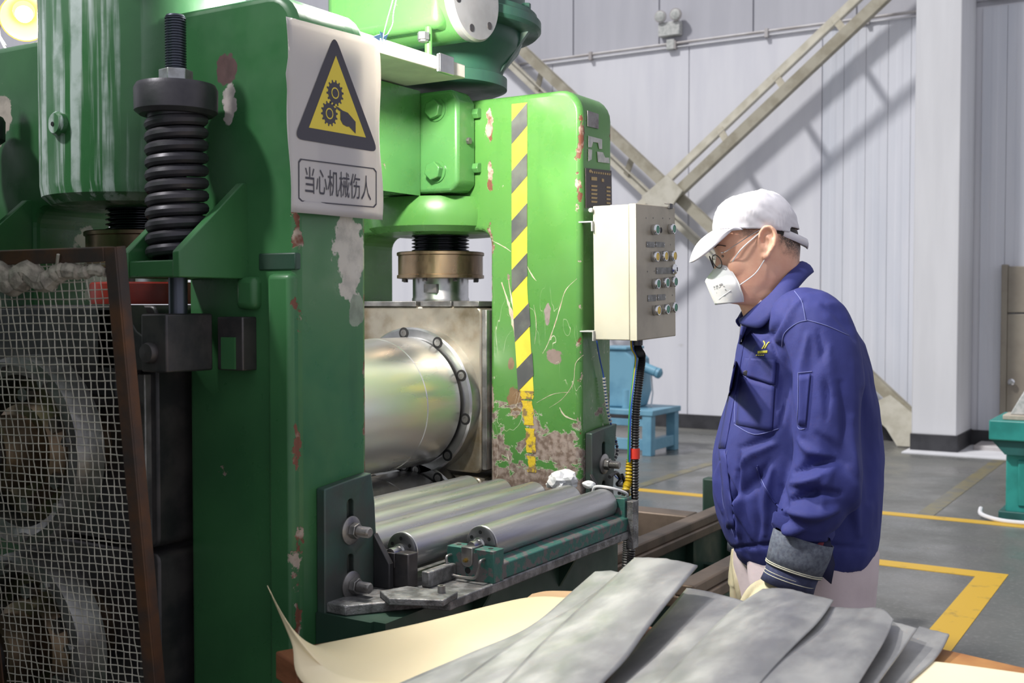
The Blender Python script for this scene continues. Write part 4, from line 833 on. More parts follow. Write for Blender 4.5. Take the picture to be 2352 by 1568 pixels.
for zz in (0.027, 0.352):
    ar = MB().prism([(-0.112, zz), (-0.066, zz), (-0.066, zz - 0.03), (-0.070, zz - 0.03), (-0.070, zz - 0.004), (-0.112, zz - 0.004)], 'y', -0.150, -0.11).build('mounting_bracket', 'label_white', bx, bevel=0.0008, local=True)
MB().lathe([(0.006, -0.008), (0.007, 0.0), (0.004, 0.006)], (-0.072, -0.142, 0.384), (0, 1, 0), 12).build('bracket_bolt', 'label_white', bx, local=True)
# cables from the box
cbp = [atX(px, py, -1.455) for px, py in ((1464, 776), (1465, 800), (1474, 820), (1470, 860), (1462, 930), (1459, 1000), (1458, 1080), (1457, 1160), (1450, 1260), (1446, 1330), (1445, 1500))]
cp = crom(cbp, 24); rad = [0.0115 + 0.0016 * (1 if i % 2 else -1) for i in range(len(cp))]
cd_ = thing('cable_conduit', 'black corrugated conduit hanging below the control box', 'conduit', (cp[-1].x, cp[-1].y, cp[-1].z))
MB().tube(cp, rad, 12).build('corrugated_tube', 'rubber', cd_, ang=60)
i0 = 24 * 5 + 9; MB().tube(cp[i0:i0 + 8], 0.0148, 12).build('red_tape', 'wire_red', cd_, label='red tape wrap')
for k, mt in enumerate(('wire_blue', 'wire_yellow', 'wire_green')):
    MB().tube([p + Vector((-0.008 - 0.002 * k, -0.016 - 0.003 * math.sin(i * 0.09 + k * 2) - 0.003 * k, 0)) for i, p in enumerate(cp[0:24 * 6:6])], 0.0023, 6).build('wire', mt, cd_)
MB().cyl(cp[0] + Vector((0, 0, 0.004)), cp[0] - Vector((0, 0, 0.022)), 0.016, n=20).build('gland', 'steel_dark', cd_)
# second spiral hose and yellow bundle
sp_ = [atX(px, py, -1.47) for px, py in ((1437, 1125), (1437, 1180), (1440, 1240), (1437, 1330), (1436, 1500))]
c2p = crom(sp_, 30)
tag(MB().tube(c2p, [0.012 + 0.002 * (1 if i % 2 else -1) for i in range(len(c2p))], 12).build('spiral_hose', 'spiral', ang=60), 'grey spiral hose beside the black conduit', 'hose')
yb = [atX(px, py, -1.47) for px, py in ((1447, 1055), (1445, 1075), (1444, 1105), (1438, 1120), (1440, 1138))]
yp = crom(yb, 8); tag(MB().tube(yp, [0.0105 + 0.002 * (1 if i % 2 else -1) for i in range(len(yp))], 12).build('cable_bundle', 'wire_yellow', ang=60), 'yellow wrapped cable bundle below the red tape', 'cable')
ww = [atX(px, py, -1.585) for px, py in ((1370, 778), (1378, 825), (1386, 862), (1391, 905), (1397, 950), (1411, 1000), (1418, 1035), (1410, 1058), (1400, 1072), (1412, 1092), (1428, 1105))]
wt = thing('thin_cable', 'thin blue wire with striped spiral sleeve down the far stand', 'cable', (ww[-1].x, ww[-1].y, ww[-1].z))
wc = crom(ww, 12); MB().tube(wc, 0.0022, 6).build('wire', 'wire_blue', wt)
for i in range(2 * 12 + 2, 8 * 12, 2):
    d = (wc[i + 1] - wc[i]).normalized(); MB().cyl(wc[i] - d * 0.0022, wc[i] + d * 0.0022, 0.0062 if i < 60 else 0.005, n=10).build('sleeve_ring', 'label_white' if (i // 2) % 2 or i < 56 else 'rubber', wt)
tag(MB().tube([atX(px, py, -1.53) for px, py in ((1400, 1095), (1415, 1085), (1425, 1100), (1418, 1112), (1435, 1112), (1428, 1090), (1440, 1125), (1422, 1132))], 0.006, 7, 6).build('tangled_wires', 'rubber'), 'tangle of black wires at the far bracket', 'cable')

# ------------------------------------------------------------------ mesh guard, lower left
G0 = atD(268, 566, 2.0)                              # top right outer corner
gx = (_r * 0.93 - Vector((_f.x, _f.y, 0)).normalized() * 0.36).normalized()   # towards the right
gz = Vector((0, 0, 1)); th = math.radians(0.6)
ex = (gx * math.cos(th) + gz * math.sin(th)).normalized(); ez = (gz * math.cos(th) - gx * math.sin(th)); nrm = ex.cross(ez).normalized()
ez = (Matrix.Rotation(math.radians(6), 3, ex) @ ez); nrm = ex.cross(ez).normalized()   # leaning back slightly
if nrm.y > 0: nrm = -nrm
GW, GH, BW = 0.40, 1.62, 0.0265
gd = thing('mesh_guard', 'rusty framed wire mesh guard leaning at the left', 'guard', G0 - ez * GH)
def gp(a, b, n=0.0): return G0 + ex * a + ez * b + nrm * n
def gbar(a0, a1, b0, b1, n0, n1, nm_): return MB().hull_quad([gp(a0, b0, n0), gp(a1, b0, n0), gp(a1, b1, n0), gp(a0, b1, n0)], nrm * (n1 - n0)).build(nm_, 'rust_frame', gd, bevel=0.002)
gbar(-BW, 0, -GH, 0, 0, 0.004, 'frame_side'); gbar(-0.004, 0, -GH, 0, -0.025, 0, 'frame_side_leg')
gbar(-GW, -BW, -BW, 0, 0, 0.004, 'frame_top'); gbar(-GW, -BW, -0.004, 0, -0.025, 0, 'frame_top_leg')
gbar(-GW, -BW, -GH, -GH + BW, 0, 0.004, 'frame_bottom'); gbar(-GW, -GW + BW, -GH, 0, 0, 0.004, 'frame_side')
wm = MB(); pitch = 0.0152
nx, nz = int((GW - BW) / pitch), int((GH - BW) / pitch)
for i in range(nx):
    a = -BW * 0.5 - i * pitch; pts = [gp(a + 0.0012 * math.sin(k * 0.7 + i), -k * pitch * 2 - 0.004, -0.003 + 0.0016 * (-1) ** (k + i)) for k in range(nz // 2 + 1)]
    wm.tube(pts, 0.00115, 4)
for j in range(nz):
    b_ = -BW * 0.6 - j * pitch; pts = [gp(-k * pitch * 2 - 0.004, b_ + 0.0010 * math.sin(k * 0.6 + j * 0.5), -0.003 - 0.0016 * (-1) ** (k + j)) for k in range(nx // 2 + 1)]
    wm.tube(pts, 0.00115, 4)
wo = wm.build('wire_mesh', 'wire', gd, smooth=False); wo['kind'] = 'stuff'; wo['label'] = 'dusty woven wire mesh'
lint = MB(); rnd = random.Random(3); lp = [gp(-0.03 - 0.025 * i, -0.04 + 0.012 * rnd.uniform(-1, 1) - 0.0012 * i, 0.0) for i in range(14)]
lp = crom(lp, 5); lint.tube(lp, [0.005 + 0.006 * rnd.random() + 0.0004 * i for i in range(len(lp))], 8)
lint.build('lint_roll', 'dust', gd, label='grey lint caught along the top bar')
MB().tube([gp(-0.134, -0.034, 0.006), gp(-0.122, -0.010, 0.012)], 0.003, 6).build('tie_wire', 'wire', gd)

# ------------------------------------------------------------------ work lamps
M['lamp_glow'], nt, b = nm('glowing_lamp_glass'); b.inputs['Emission Color'].default_value = (1, 0.90, 0.72, 1); b.inputs['Emission Strength'].default_value = 14
def lamp(name, c, aim, label, watts, rad_, glow=True):
    c = Vector(c); ax = Vector(aim).normalized(); t = thing(name, label, 'lamp', c)
    MB().lathe([(0.018, -0.07), (0.02, -0.03), (0.035, -0.01), (0.06, 0.05), (0.066, 0.075), (0.063, 0.075), (0.055, 0.045), (0.03, -0.005), (0.0, -0.01)], c, ax, 28, caps=False).build('reflector', basic(name + '_orange_reflector', (0.55, 0.25, 0.05), 0.35, 0.3), t)
    MB().lathe([(0.0, -0.005), (0.016, 0.0), (0.024, 0.03), (0.018, 0.055), (0.0, 0.064)], c, ax, 20, caps=False).build('bulb', 'lamp_glow', t)
    ld = bpy.data.lights.new(name + '_light', 'POINT'); ld.energy = watts; ld.color = (1.0, 0.96, 0.90); ld.shadow_soft_size = rad_
    lo_ = bpy.data.objects.new('lamp_light', ld); COL.objects.link(lo_); lo_.parent = t; lo_.location = ax * 0.11
    return t
l1 = lamp('work_lamp', (-1.69, 2.07, 2.40), (-0.1, 0.55, -0.8), 'orange work lamp hung above the bridge plate', 105, 0.05)
MB().tube([(-1.685, 2.035, 2.45), (-1.68, 2.0, 2.8), (-1.7, 1.95, 3.2)], 0.004, 6, 6).build('flex', 'wire_white', l1)
l2 = lamp('work_lamp', (-2.89, 2.02, 2.335), (0.75, -0.5, -0.45), 'orange work lamp shining behind the near stand at upper left', 3, 0.04)
MB().tube([(-2.93, 2.04, 2.36), (-2.96, 1.98, 2.40), (-2.93, 1.95, 2.30), (-2.86, 1.94, 2.22)], 0.0035, 6, 6).build('flex', 'wire_white', l2)
MB().tube([(-2.92, 2.04, 2.38), (-2.90, 1.95, 2.28), (-2.84, 1.93, 2.20), (-2.80, 1.94, 2.15)], 0.0035, 6, 6).build('flex', 'wire_white', l2)
tw = thing('hanging_wires', 'pair of thin white wires with blue tape above the sign', 'wire', (-1.62, 1.99, 2.1))
q = [atX(px, py, -1.66) for px, py in ((913, -40), (900, 10), (890, 45), (880, 85), (877, 103))]; MB().tube(q, 0.0013, 6, 6).build('wire', 'wire_white', tw)
q = [atX(px, py, -1.66) for px, py in ((920, -40), (905, 25), (902, 55), (890, 80), (879, 100))]; MB().tube(q, 0.0013, 6, 6).build('wire', 'wire_white', tw)
M['tape_blue'] = basic('pale_blue_tape', (0.25, 0.50, 0.85), 0.4)
for (a, b_, c) in (((856, 84), (874, 78), (872, 94)), ((872, 72), (880, 76), (878, 96)), ((880, 84), (891, 78), (886, 94))):
    P = [atX(*q_, -1.655) for q_ in (a, b_, c)]
    MB().add(P, [(0, 1, 2)]).build('tape_flag', 'tape_blue', tw, smooth=False, solid=0.0008)

# ------------------------------------------------------------------ foreground: pallets, paper, rolled sheets
def plank_box(name, label, corners, z0, z1, mt, n):
    t = thing(name, label, 'pallet', Vector((sum(c[0] for c in corners) / 4, sum(c[1] for c in corners) / 4, 0)))
    A, B, C, D = [Vector((*c, 0)) for c in corners]
    for i in range(n):
        u0, u1 = i / n + 0.004, (i + 1) / n - 0.004
        q = [A.lerp(D, u0), B.lerp(C, u0), B.lerp(C, u1), A.lerp(D, u1)]
        MB().hull_quad([(p.x, p.y, z0) for p in q], (0, 0, z1 - z0)).build('plank', mt, t, bevel=0.004)
    for u in (0.02, 0.48, 0.94):
        q = [A.lerp(B, u), A.lerp(B, u + 0.05), D.lerp(C, u + 0.05), D.lerp(C, u)]
        MB().hull_quad([(p.x, p.y, z0 - 0.09) for p in q], (0, 0, 0.09)).build('bearer', mt, t, bevel=0.003)
    for u in (0.03, 0.92):
        for v in (0.03, 0.92):
            c = A.lerp(B, u).lerp(D.lerp(C, u), v); MB().box(c.x - 0.04, c.x + 0.04, c.y - 0.04, c.y + 0.04, 0, z0 - 0.09).build('post', mt, t)
    return t
plank_box('wooden_stand', 'reddish brown wooden stand under the cream wrapping paper', [(-1.405, 1.465), (-1.135, 2.065), (-0.775, 1.903), (-1.045, 1.303)], 0.835, 0.885, 'wood_dark', 4)
plank_box('wooden_stand', 'orange wooden stand at the lower right corner', [(-0.68, 2.12), (0.25, 1.872), (0.05, 0.95), (-0.85, 1.20)], 0.855, 0.905, 'wood', 6)
def surf(name, rows, mt, label, cat, th, nu=10, nv=8, wob=0.0, seed=0, group=None, edge=0.0):
    """rows far->near, each a list of (px, py, z) knots left->right on the sheet"""
    K = [[atZ(*k) for k in r] for r in rows]
    K = [crom(r, nv) for r in K]
    cols = [crom([K[i][j] for i in range(len(K))], nu) for j in range(len(K[0]))]
    R = [[cols[j][i].copy() for j in range(len(cols))] for i in range(len(cols[0]))]
    if wob:
        for i, r in enumerate(R):
            for p in r: p.z += wob * noise.noise(Vector((p.x * 5 + seed, p.y * 3, seed)))
    if edge:
        for p in R[0]: p.y += edge * noise.noise(Vector((p.x * 60, seed, 1)))
    mb = MB().grid(R); o = mb.build(name, mt, None, solid=th, ang=60); return tag(o, label, cat, group)
surf('wrapping_paper', [[(742, 1478, .899), (960, 1432, .897), (1200, 1374, .897), (1300, 1372, .897)], [(700, 1480, .925), (900, 1500, .897), (1150, 1450, .897), (1330, 1440, .897)], [(655, 1425, .985), (800, 1560, .899), (1050, 1560, .897), (1250, 1550, .897)], [(614, 1344, 1.045), (668, 1470, .955), (705, 1575, .907), (960, 1680, .897)]],
     'kraft', 'cream wrapping paper with curled corner under the metal sheets', 'paper', 0.0012, wob=0.0)
surf('kraft_sheet', [[(1222, 1364, .889), (1260, 1357, .889), (1330, 1358, .889)], [(1200, 1384, .889), (1270, 1382, .889), (1350, 1384, .889)], [(1190, 1420, .889), (1270, 1420, .889), (1350, 1420, .889)]], 'kraft2', 'tan board showing beyond the cream paper', 'paper', 0.001)
surf('wrapping_paper', [[(2118, 1516, .914), (2220, 1528, .914), (2420, 1556, .914)], [(2070, 1560, .912), (2220, 1560, .912), (2440, 1590, .912)], [(2000, 1640, .912), (2220, 1660, .912), (2460, 1680, .912)]], 'kraft', 'cream paper on the orange stand at lower right', 'paper', 0.0012)
GS = 'rolled metal sheets piled in the foreground'
def sheet(rows, label, seed, th=0.0035): return surf('metal_sheet', rows, 'sheet', label, 'metal sheet', th, 12, 6, 0.006, seed, GS, 0.006)
sheet([[(2112, 1440, .926), (2140, 1447, .926), (2180, 1459, .928)], [(2060, 1490, .918), (2095, 1500, .916), (2150, 1510, .918)], [(1980, 1590, .916), (2030, 1590, .916), (2065, 1590, .916)], [(1900, 1720, .916), (1950, 1720, .916), (1985, 1720, .916)]], 'lowest grey sheet at right end of the pile', 1)
sheet([[(1990, 1410, .944), (2050, 1428, .946), (2106, 1444, .948)], [(1960, 1470, .938), (2020, 1490, .938), (2072, 1492, .940)], [(1900, 1560, .936), (1960, 1570, .936), (2012, 1575, .936)], [(1820, 1700, .936), (1880, 1700, .936), (1930, 1700, .936)]], 'grey sheet peeking out right of the broad top sheet', 2)
sheet([[(1578, 1353, .958), (1640, 1362, .960), (1720, 1380, .962)], [(1520, 1420, .945), (1600, 1440, .958), (1690, 1455, .958)], [(1440, 1510, .938), (1530, 1530, .952), (1640, 1545, .954)], [(1340, 1640, .938), (1450, 1650, .950), (1560, 1650, .952)], [(1250, 1780, .938), (1360, 1780, .950), (1480, 1780, .952)]], 'darker grey sheet in the hollow between the two top sheets', 3)
sheet([[(1871, 1391, .964), (1950, 1400, .966), (2022, 1400, .970), (2052, 1424, .962)], [(1800, 1480, .972), (1890, 1490, .966), (1975, 1500, .964), (2030, 1478, .957)], [(1725, 1575, .970), (1830, 1580, .962), (1920, 1585, .960), (1968, 1575, .953)], [(1640, 1700, .966), (1750, 1710, .960), (1840, 1710, .956), (1890, 1700, .950)]], 'broad grey sheet with rounded right corner', 4)
sheet([[(1752, 1350, 0.975), (1802, 1350, .982), (1860, 1366, .980), (1914, 1381, .972)], [(1690, 1393, .972), (1760, 1410, .984), (1820, 1425, .982), (1880, 1432, .974)], [(1610, 1468, .968), (1690, 1490, .982), (1760, 1505, .978), (1815, 1495, .972)], [(1520, 1556, .966), (1610, 1580, .980), (1690, 1590, .974), (1740, 1575, .970)], [(1400, 1690, .964), (1500, 1710, .978), (1590, 1710, .972), (1650, 1700, .968)]], 'mottled grey sheet in front of the gloved hand', 5)
sheet([[(1367, 1314, .975), (1410, 1314, .977), (1470, 1330, .978)], [(1311, 1362, .962), (1360, 1375, .964), (1430, 1390, .964)], [(1208, 1446, .946), (1270, 1460, .950), (1350, 1470, .950)], [(1068, 1507, .940), (1150, 1530, .945), (1250, 1550, .945)], [(925, 1568, .938), (1010, 1600, .944), (1150, 1640, .944)], [(700, 1680, .936), (800, 1720, .942), (980, 1750, .942)]], 'grey sheet along the cream paper with notched end', 6)
sheet([[(1400, 1335, .986), (1450, 1340, .988), (1510, 1350, .988)], [(1330, 1385, .972), (1390, 1400, .974), (1450, 1410, .974)], [(1180, 1478, .952), (1260, 1490, .958), (1340, 1500, .958)], [(1045, 1568, .946), (1120, 1590, .954), (1230, 1610, .954)], [(880, 1680, .942), (970, 1700, .950), (1090, 1720, .950)]], 'grey sheet tucked under the tall centre sheet', 7)
sheet([[(1458, 1281, 1.012), (1530, 1285, 1.016), (1602, 1300, 1.014)], [(1395, 1338, .998), (1470, 1345, 1.004), (1560, 1352, 1.002)], [(1330, 1394, .982), (1410, 1405, .990), (1489, 1441, .984)], [(1245, 1474, .968), (1330, 1490, .976), (1440, 1510, .968)], [(1157, 1567, .960), (1260, 1580, .970), (1386, 1568, .962)], [(1020, 1690, .956), (1140, 1710, .966), (1270, 1700, .956)]], 'uppermost grey sheet at the centre with cut end raised', 8)
# ------------------------------------------------------------------ the worker
import numpy as np
PD = 2.70; PS = FPX / PD
pc = Vector((_f.x, _f.y, 0)).normalized() * PD + _r * (624 / PS)
pe = thing('person', 'person in navy work jacket, white cap and face mask looking down at the sheets', 'person', (pc.x, pc.y, 0), YAW)
def L(px, py, y=0.0):   # photo point on the plane y metres behind the figure's centre -> figure space (x right, y away, z up)
    k = (PD + y) / PD; return Vector(((px - 1176) / FPX * (PD + y) - 624 / PS, y, 1.5 - (py - 700) / PS * k))
def skin_mat():
    m, nt, b = nm('warm_skin'); p = pos(nt, space='Object')
    s = nt.nodes.new('ShaderNodeSeparateXYZ'); lk(nt, nt.nodes.new('ShaderNodeTexCoord').outputs['Object'], s.inputs[0])
    col = mix(nt, step(nt, ntex(nt, p, 22, 4), 0.35, 0.7), (0.86, 0.50, 0.35), (0.80, 0.42, 0.29))
    # close cropped hair fading out below the cap: behind the ear and at the temple
    z_ = mth(nt, 'ADD', s.outputs[2], step(nt, ntex(nt, p, 60, 4), 0.2, 0.8, -0.012, 0.012))
    zlim = mth(nt, 'ADD', z_, mth(nt, 'MULTIPLY', s.outputs[0], 0.55))
    back = mth(nt, 'MULTIPLY', step(nt, zlim, 1.600, 1.650), step(nt, s.outputs[0], -0.038, -0.024))
    temp = mth(nt, 'MULTIPLY', mth(nt, 'MULTIPLY', step(nt, z_, 1.655, 1.675), step(nt, s.outputs[0], -0.135, -0.10)), step(nt, s.outputs[0], -0.078, -0.086, 0, 0.75))
    h = mth(nt, 'MAXIMUM', back, temp); h = mth(nt, 'MULTIPLY', h, step(nt, ntex(nt, p, 420, 2), 0.25, 0.6, 0.55, 1))
    sv(nt, b.inputs['Base Color'], mix(nt, h, col, (0.035, 0.025, 0.022)))
    b.inputs['Roughness'].default_value = 0.45; b.inputs['Subsurface Weight'].default_value = 0.12; b.inputs['Subsurface Radius'].default_value = (0.012, 0.005, 0.003)
    bump(nt, b, ntex(nt, p, 160, 3), 0.12, 0.002); return m
def cloth(name, c, c2, sc=5, bmp=0.25, rough=0.85, sheen=0.0):
    m, nt, b = nm(name); p = pos(nt, space='Object')
    sv(nt, b.inputs['Base Color'], mix(nt, step(nt, ntex(nt, p, sc, 4), 0.35, 0.7), c, c2)); b.inputs['Roughness'].default_value = rough
    b.inputs['Sheen Weight'].default_value = sheen
    h = mth(nt, 'ADD', mth(nt, 'MULTIPLY', ntex(nt, p, 900, 2), 0.35), ntex(nt, p, 45, 4)); bump(nt, b, h, bmp, 0.003); return m
M['skin'] = skin_mat()
M['navy'] = cloth('navy_cotton_twill', (0.026, 0.034, 0.19), (0.020, 0.026, 0.145), 4, 0.3, 0.8, 0.0)
M['navy_dark'] = cloth('dark_navy_lining', (0.012, 0.014, 0.06), (0.01, 0.012, 0.045), 6)
M['cap_white'] = cloth('white_cap_cotton', (0.78, 0.76, 0.80), (0.72, 0.70, 0.75), 8, 0.1)
M['mask_white'] = cloth('white_nonwoven_mask', (0.82, 0.82, 0.82), (0.78, 0.78, 0.78), 10, 0.1)
M['trouser'] = cloth('pale_pink_grey_trouser', (0.64, 0.54, 0.56), (0.56, 0.47, 0.50), 5)
M['denim'] = cloth('grey_denim_cuff', (0.13, 0.15, 0.19), (0.075, 0.085, 0.12), 120, 0.5)
M['leather'] = cloth('cream_leather_glove', (0.62, 0.56, 0.38), (0.48, 0.42, 0.28), 18, 0.4, 0.6)
M['stitch'] = basic('cream_stitching', (0.62, 0.60, 0.48), 0.7)
M['navy_stitch'] = basic('pale_blue_stitching', (0.16, 0.18, 0.42), 0.8)
M['embroidery'] = basic('yellow_embroidery', (0.75, 0.68, 0.08), 0.6)
M['hair'] = basic('short_black_hair', (0.022, 0.016, 0.014), 0.6)
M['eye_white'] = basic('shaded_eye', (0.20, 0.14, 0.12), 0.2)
M['shoe'] = basic('black_work_shoe', (0.02, 0.02, 0.02), 0.4)
M['print_grey'] = basic('mask_grey_print', (0.30, 0.30, 0.31), 0.7)
m, nt, b = nm('clear_lens'); b.inputs['Base Color'].default_value = (0.9, 0.92, 0.92, 1); b.inputs['Roughness'].default_value = 0.02; b.inputs['Alpha'].default_value = 0.14; M['lens'] = m

def ering(xf, xb, w, z, n=40, cy=0.0, e=2.0, tilt=0.0, wide=0.5):
    """ellipse-like ring; xf/xb front and back x, w half width, tilt = z drop per x"""
    cx = xf + (xb - xf) * wide; out = []
    for i in range(n):
        a = 2 * math.pi * i / n; c, s = math.cos(a), math.sin(a)
        rx = (xb - cx) if c > 0 else (cx - xf)
        x = cx + rx * math.copysign(abs(c) ** (2 / e), c); y = cy + w * math.copysign(abs(s) ** (2 / e), s)
        out.append(Vector((x, y, z + (x - cx) * tilt)))
    return out
def remeshed(mb, name, mat, voxel, smooth=2, post=None):
    me = mb.mesh(name); o = bpy.data.objects.new(name, me); COL.objects.link(o)
    md = o.modifiers.new('r', 'REMESH'); md.mode = 'VOXEL'; md.voxel_size = voxel
    if smooth: ms_ = o.modifiers.new('s', 'SMOOTH'); ms_.factor = 0.5; ms_.iterations = smooth
    evaluate(o); me = o.data
    if post: post(me)
    me.polygons.foreach_set('use_smooth', [True] * len(me.polygons)); me.materials.clear(); me.materials.append(M[mat]); o.parent = pe
    return o
def capsule(mb, pts, rads, n=16, flat=1.0): # smooth limb
    P = crom(pts, 5); R = []
    for i in range(len(pts) - 1):
        for k in range(5): t = k / 5; R.append(rads[i] * (1 - t) + rads[i + 1] * t)
    R.append(rads[-1])
    d0 = (P[0] - P[1]).normalized(); d1 = (P[-1] - P[-2]).normalized()
    P = [P[0] + d0 * R[0] * 0.85, P[0] + d0 * R[0] * 0.5] + P + [P[-1] + d1 * R[-1] * 0.5, P[-1] + d1 * R[-1] * 0.85]
    R = [R[0] * 0.35, R[0] * 0.85] + R + [R[-1] * 0.85, R[-1] * 0.35]
    return mb.tube(P, R, n)
def ball(mb, c, r, n=16):
    c = Vector(c); r = Vector(r) if hasattr(r, '__len__') else Vector((r, r, r)); R = []
    for k in range(1, 10):
        a = math.pi * k / 10; R.append([c + Vector((r.x * math.sin(a) * math.cos(2 * math.pi * i / n), r.y * math.sin(a) * math.sin(2 * math.pi * i / n), r.z * math.cos(a))) for i in range(n)])
    return mb.rings(R)

# ---- body: head, neck, trunk, limbs as one surface
bd = MB()
prof = [(1.758, -.085, -.030, .022), (1.752, -.115, -.005, .045), (1.735, -.142, .004, .060), (1.71, -.158, .016, .071), (1.68, -.165, .027, .0765), (1.655, -.168, .033, .078), (1.638, -.169, .036, .078), (1.622, -.162, .035, .077), (1.605, -.158, .034, .0755), (1.585, -.160, .032, .073), (1.565, -.160, .026, .070), (1.545, -.159, .016, .067), (1.525, -.157, .004, .062), (1.508, -.152, -.006, .055), (1.497, -.140, -.016, .046)]
bd.rings([ering(a, c, w_, z, 44, e=2.25, wide=0.56, tilt=0.0 if z > 1.54 else -0.12) for (z, a, c, w_) in prof][::-1])
bd.rings([[L(1672, 595), L(1650, 606, -.012), L(1632, 638, -.013), L(1630, 645, 0), L(1632, 638, .013), L(1650, 606, .012)]] and [[Vector(p) for p in ((-.150, -.010, 1.625), (-.150, .010, 1.625), (-.160, .005, 1.628), (-.160, -.005, 1.628))], [Vector(p) for p in ((-.150, -.018, 1.575), (-.150, .018, 1.575), (-.170, .009, 1.572), (-.170, -.009, 1.572))], [Vector(p) for p in ((-.150, -.016, 1.562), (-.150, .016, 1.562), (-.168, .008, 1.562), (-.168, -.008, 1.562))]])
for yy in (-1, 1):
    ball(bd, (-.112, .046 * yy, 1.592), (.034, .020, .034)); ball(bd, (-.062, .046 * yy, 1.535), (.045, .019, .034))   # cheekbone, jaw corner
    e0 = L(1742, 561); sx = lambda px, py: L(px, py)
    hel = [L(1733, 577), L(1727, 560), L(1727, 543), L(1734, 530), L(1745, 527), L(1756, 535), L(1760, 550), L(1757, 568), L(1749, 582), L(1742, 594), L(1737, 597)]
    off = [.072, .078, .082, .085, .089, .092, .093, .091, .087, .083, .080]
    bd.tube(crom([Vector((p.x, yy * o_, p.z)) for p, o_ in zip(hel, off)], 5), 0.0052, 8)
    bd.tube(crom([Vector((L(1741, 548).x, yy * .084, L(1741, 548).z)), Vector((L(1749, 556).x, yy * .087, L(1749, 556).z)), Vector((L(1746, 570).x, yy * .084, L(1746, 570).z)), Vector((L(1738, 579).x, yy * .081, L(1738, 579).z))], 4), 0.0036, 8)
    bd.tube(crom([Vector((L(1733, 566).x, yy * .077, L(1733, 566).z)), Vector((L(1733, 572).x, yy * .081, L(1733, 572).z)), Vector((L(1733, 580).x, yy * .076, L(1733, 580).z))], 4), 0.0042, 8)
    ball(bd, Vector((L(1739, 592).x, yy * .0815, L(1739, 592).z)), (.0085, .005, .0085), 12)
    q = [Vector((p.x * .94 + e0.x * .06, yy * (o_ - .004), p.z * .94 + e0.z * .06)) for p, o_ in zip(hel, off)]
    bd.rings([[p for p in q], [Vector((p.x, yy * .066, p.z)) for p in q]])
# neck and trunk
bd.rings([ering(-.120, .034, .060, 1.545, 32, e=2.1, tilt=.0), ering(-.105, .040, .058, 1.515, 32, tilt=.25), ering(-.092, .052, .059, 1.485, 32, tilt=.35), ering(-.075, .072, .064, 1.45, 32, tilt=.35), ering(-.07, .10, .10, 1.40, 32, tilt=.2), ering(-.075, .15, .17, 1.34, 32), ering(-.09, .17, .175, 1.2, 32), ering(-.11, .175, .165, 1.05, 32), ering(-.09, .17, .165, .92, 32), ering(-.05, .14, .12, .83, 32)][::-1])
arm_n = [L(1868, 748, -.175), L(1905, 900, -.235), L(1912, 1040, -.255), L(1880, 1150, -.262), L(1842, 1255, -.255), L(1812, 1325, -.245)]
arm_f = [Vector((.05, .165, 1.43)), Vector((.06, .215, 1.27)), Vector((.05, .225, 1.12)), Vector((-.0, .205, 1.0)), Vector((-.06, .17, .925))]
capsule(bd, arm_n, [.055, .048, .044, .040, .034, .030]); capsule(bd, arm_f, [.055, .047, .043, .036, .026])
for yy in (-1, 1):
    capsule(bd, [Vector((.05, .085 * yy, .86)), Vector((.045, .09 * yy, .48)), Vector((.06, .09 * yy, .09))], [.085, .058, .042]); capsule(bd, [Vector((.06, .09 * yy, .06)), Vector((-.09, .095 * yy, .045))], [.035, .028])
body = remeshed(bd, 'body', 'skin', 0.0034, 6)
for yy in (-1, 1):
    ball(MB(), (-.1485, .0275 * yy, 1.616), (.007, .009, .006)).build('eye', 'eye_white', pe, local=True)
    MB().tube([Vector((-.168, .014 * yy, 1.636)), Vector((-.164, .032 * yy, 1.641)), Vector((-.150, .052 * yy, 1.638))], [.0010, .0013, .0010] * 6, 6, 4).build('eyebrow', 'hair', pe, local=True)

# ---- jacket
JR = [(1.478, -.088, .085, .085, .35), (1.455, -.100, .118, .125, .30), (1.430, -.106, .150, .165, .22), (1.395, -.108, .180, .192, .10), (1.345, -.111, .197, .205, 0), (1.29, -.119, .209, .208, 0), (1.238, -.136, .219, .208, 0), (1.187, -.152, .2255, .210, 0), (1.135, -.164, .228, .213, 0), (1.08, -.167, .227, .213, 0), (1.03, -.163, .226, .211, 0), (.98, -.152, .223, .207, 0), (.935, -.134, .217, .202, 0), (.912, -.120, .208, .195, 0), (.898, -.108, .200, .19, 0)]
jk = MB(); jk.rings([ering(a, c, w_, z, 48, e=2.35, tilt=tl, wide=.5) for (z, a, c, w_, tl) in JR][::-1])
capsule(jk, [L(1835, 735, -.10), L(1872, 757, -.168), L(1900, 860, -.212), L(1905, 960, -.238), L(1905, 1060, -.250), L(1885, 1130, -.258), L(1857, 1185, -.258), L(1852, 1205, -.256)], [.075, .082, .080, .078, .078, .076, .068, .062], 24)
capsule(jk, [Vector((.02, .09, 1.43)), Vector((.05, .165, 1.42)), Vector((.07, .205, 1.27)), Vector((.06, .215, 1.12)), Vector((-.01, .205, 1.0)), Vector((-.05, .19, .955))], [.07, .08, .076, .072, .065, .055], 20)
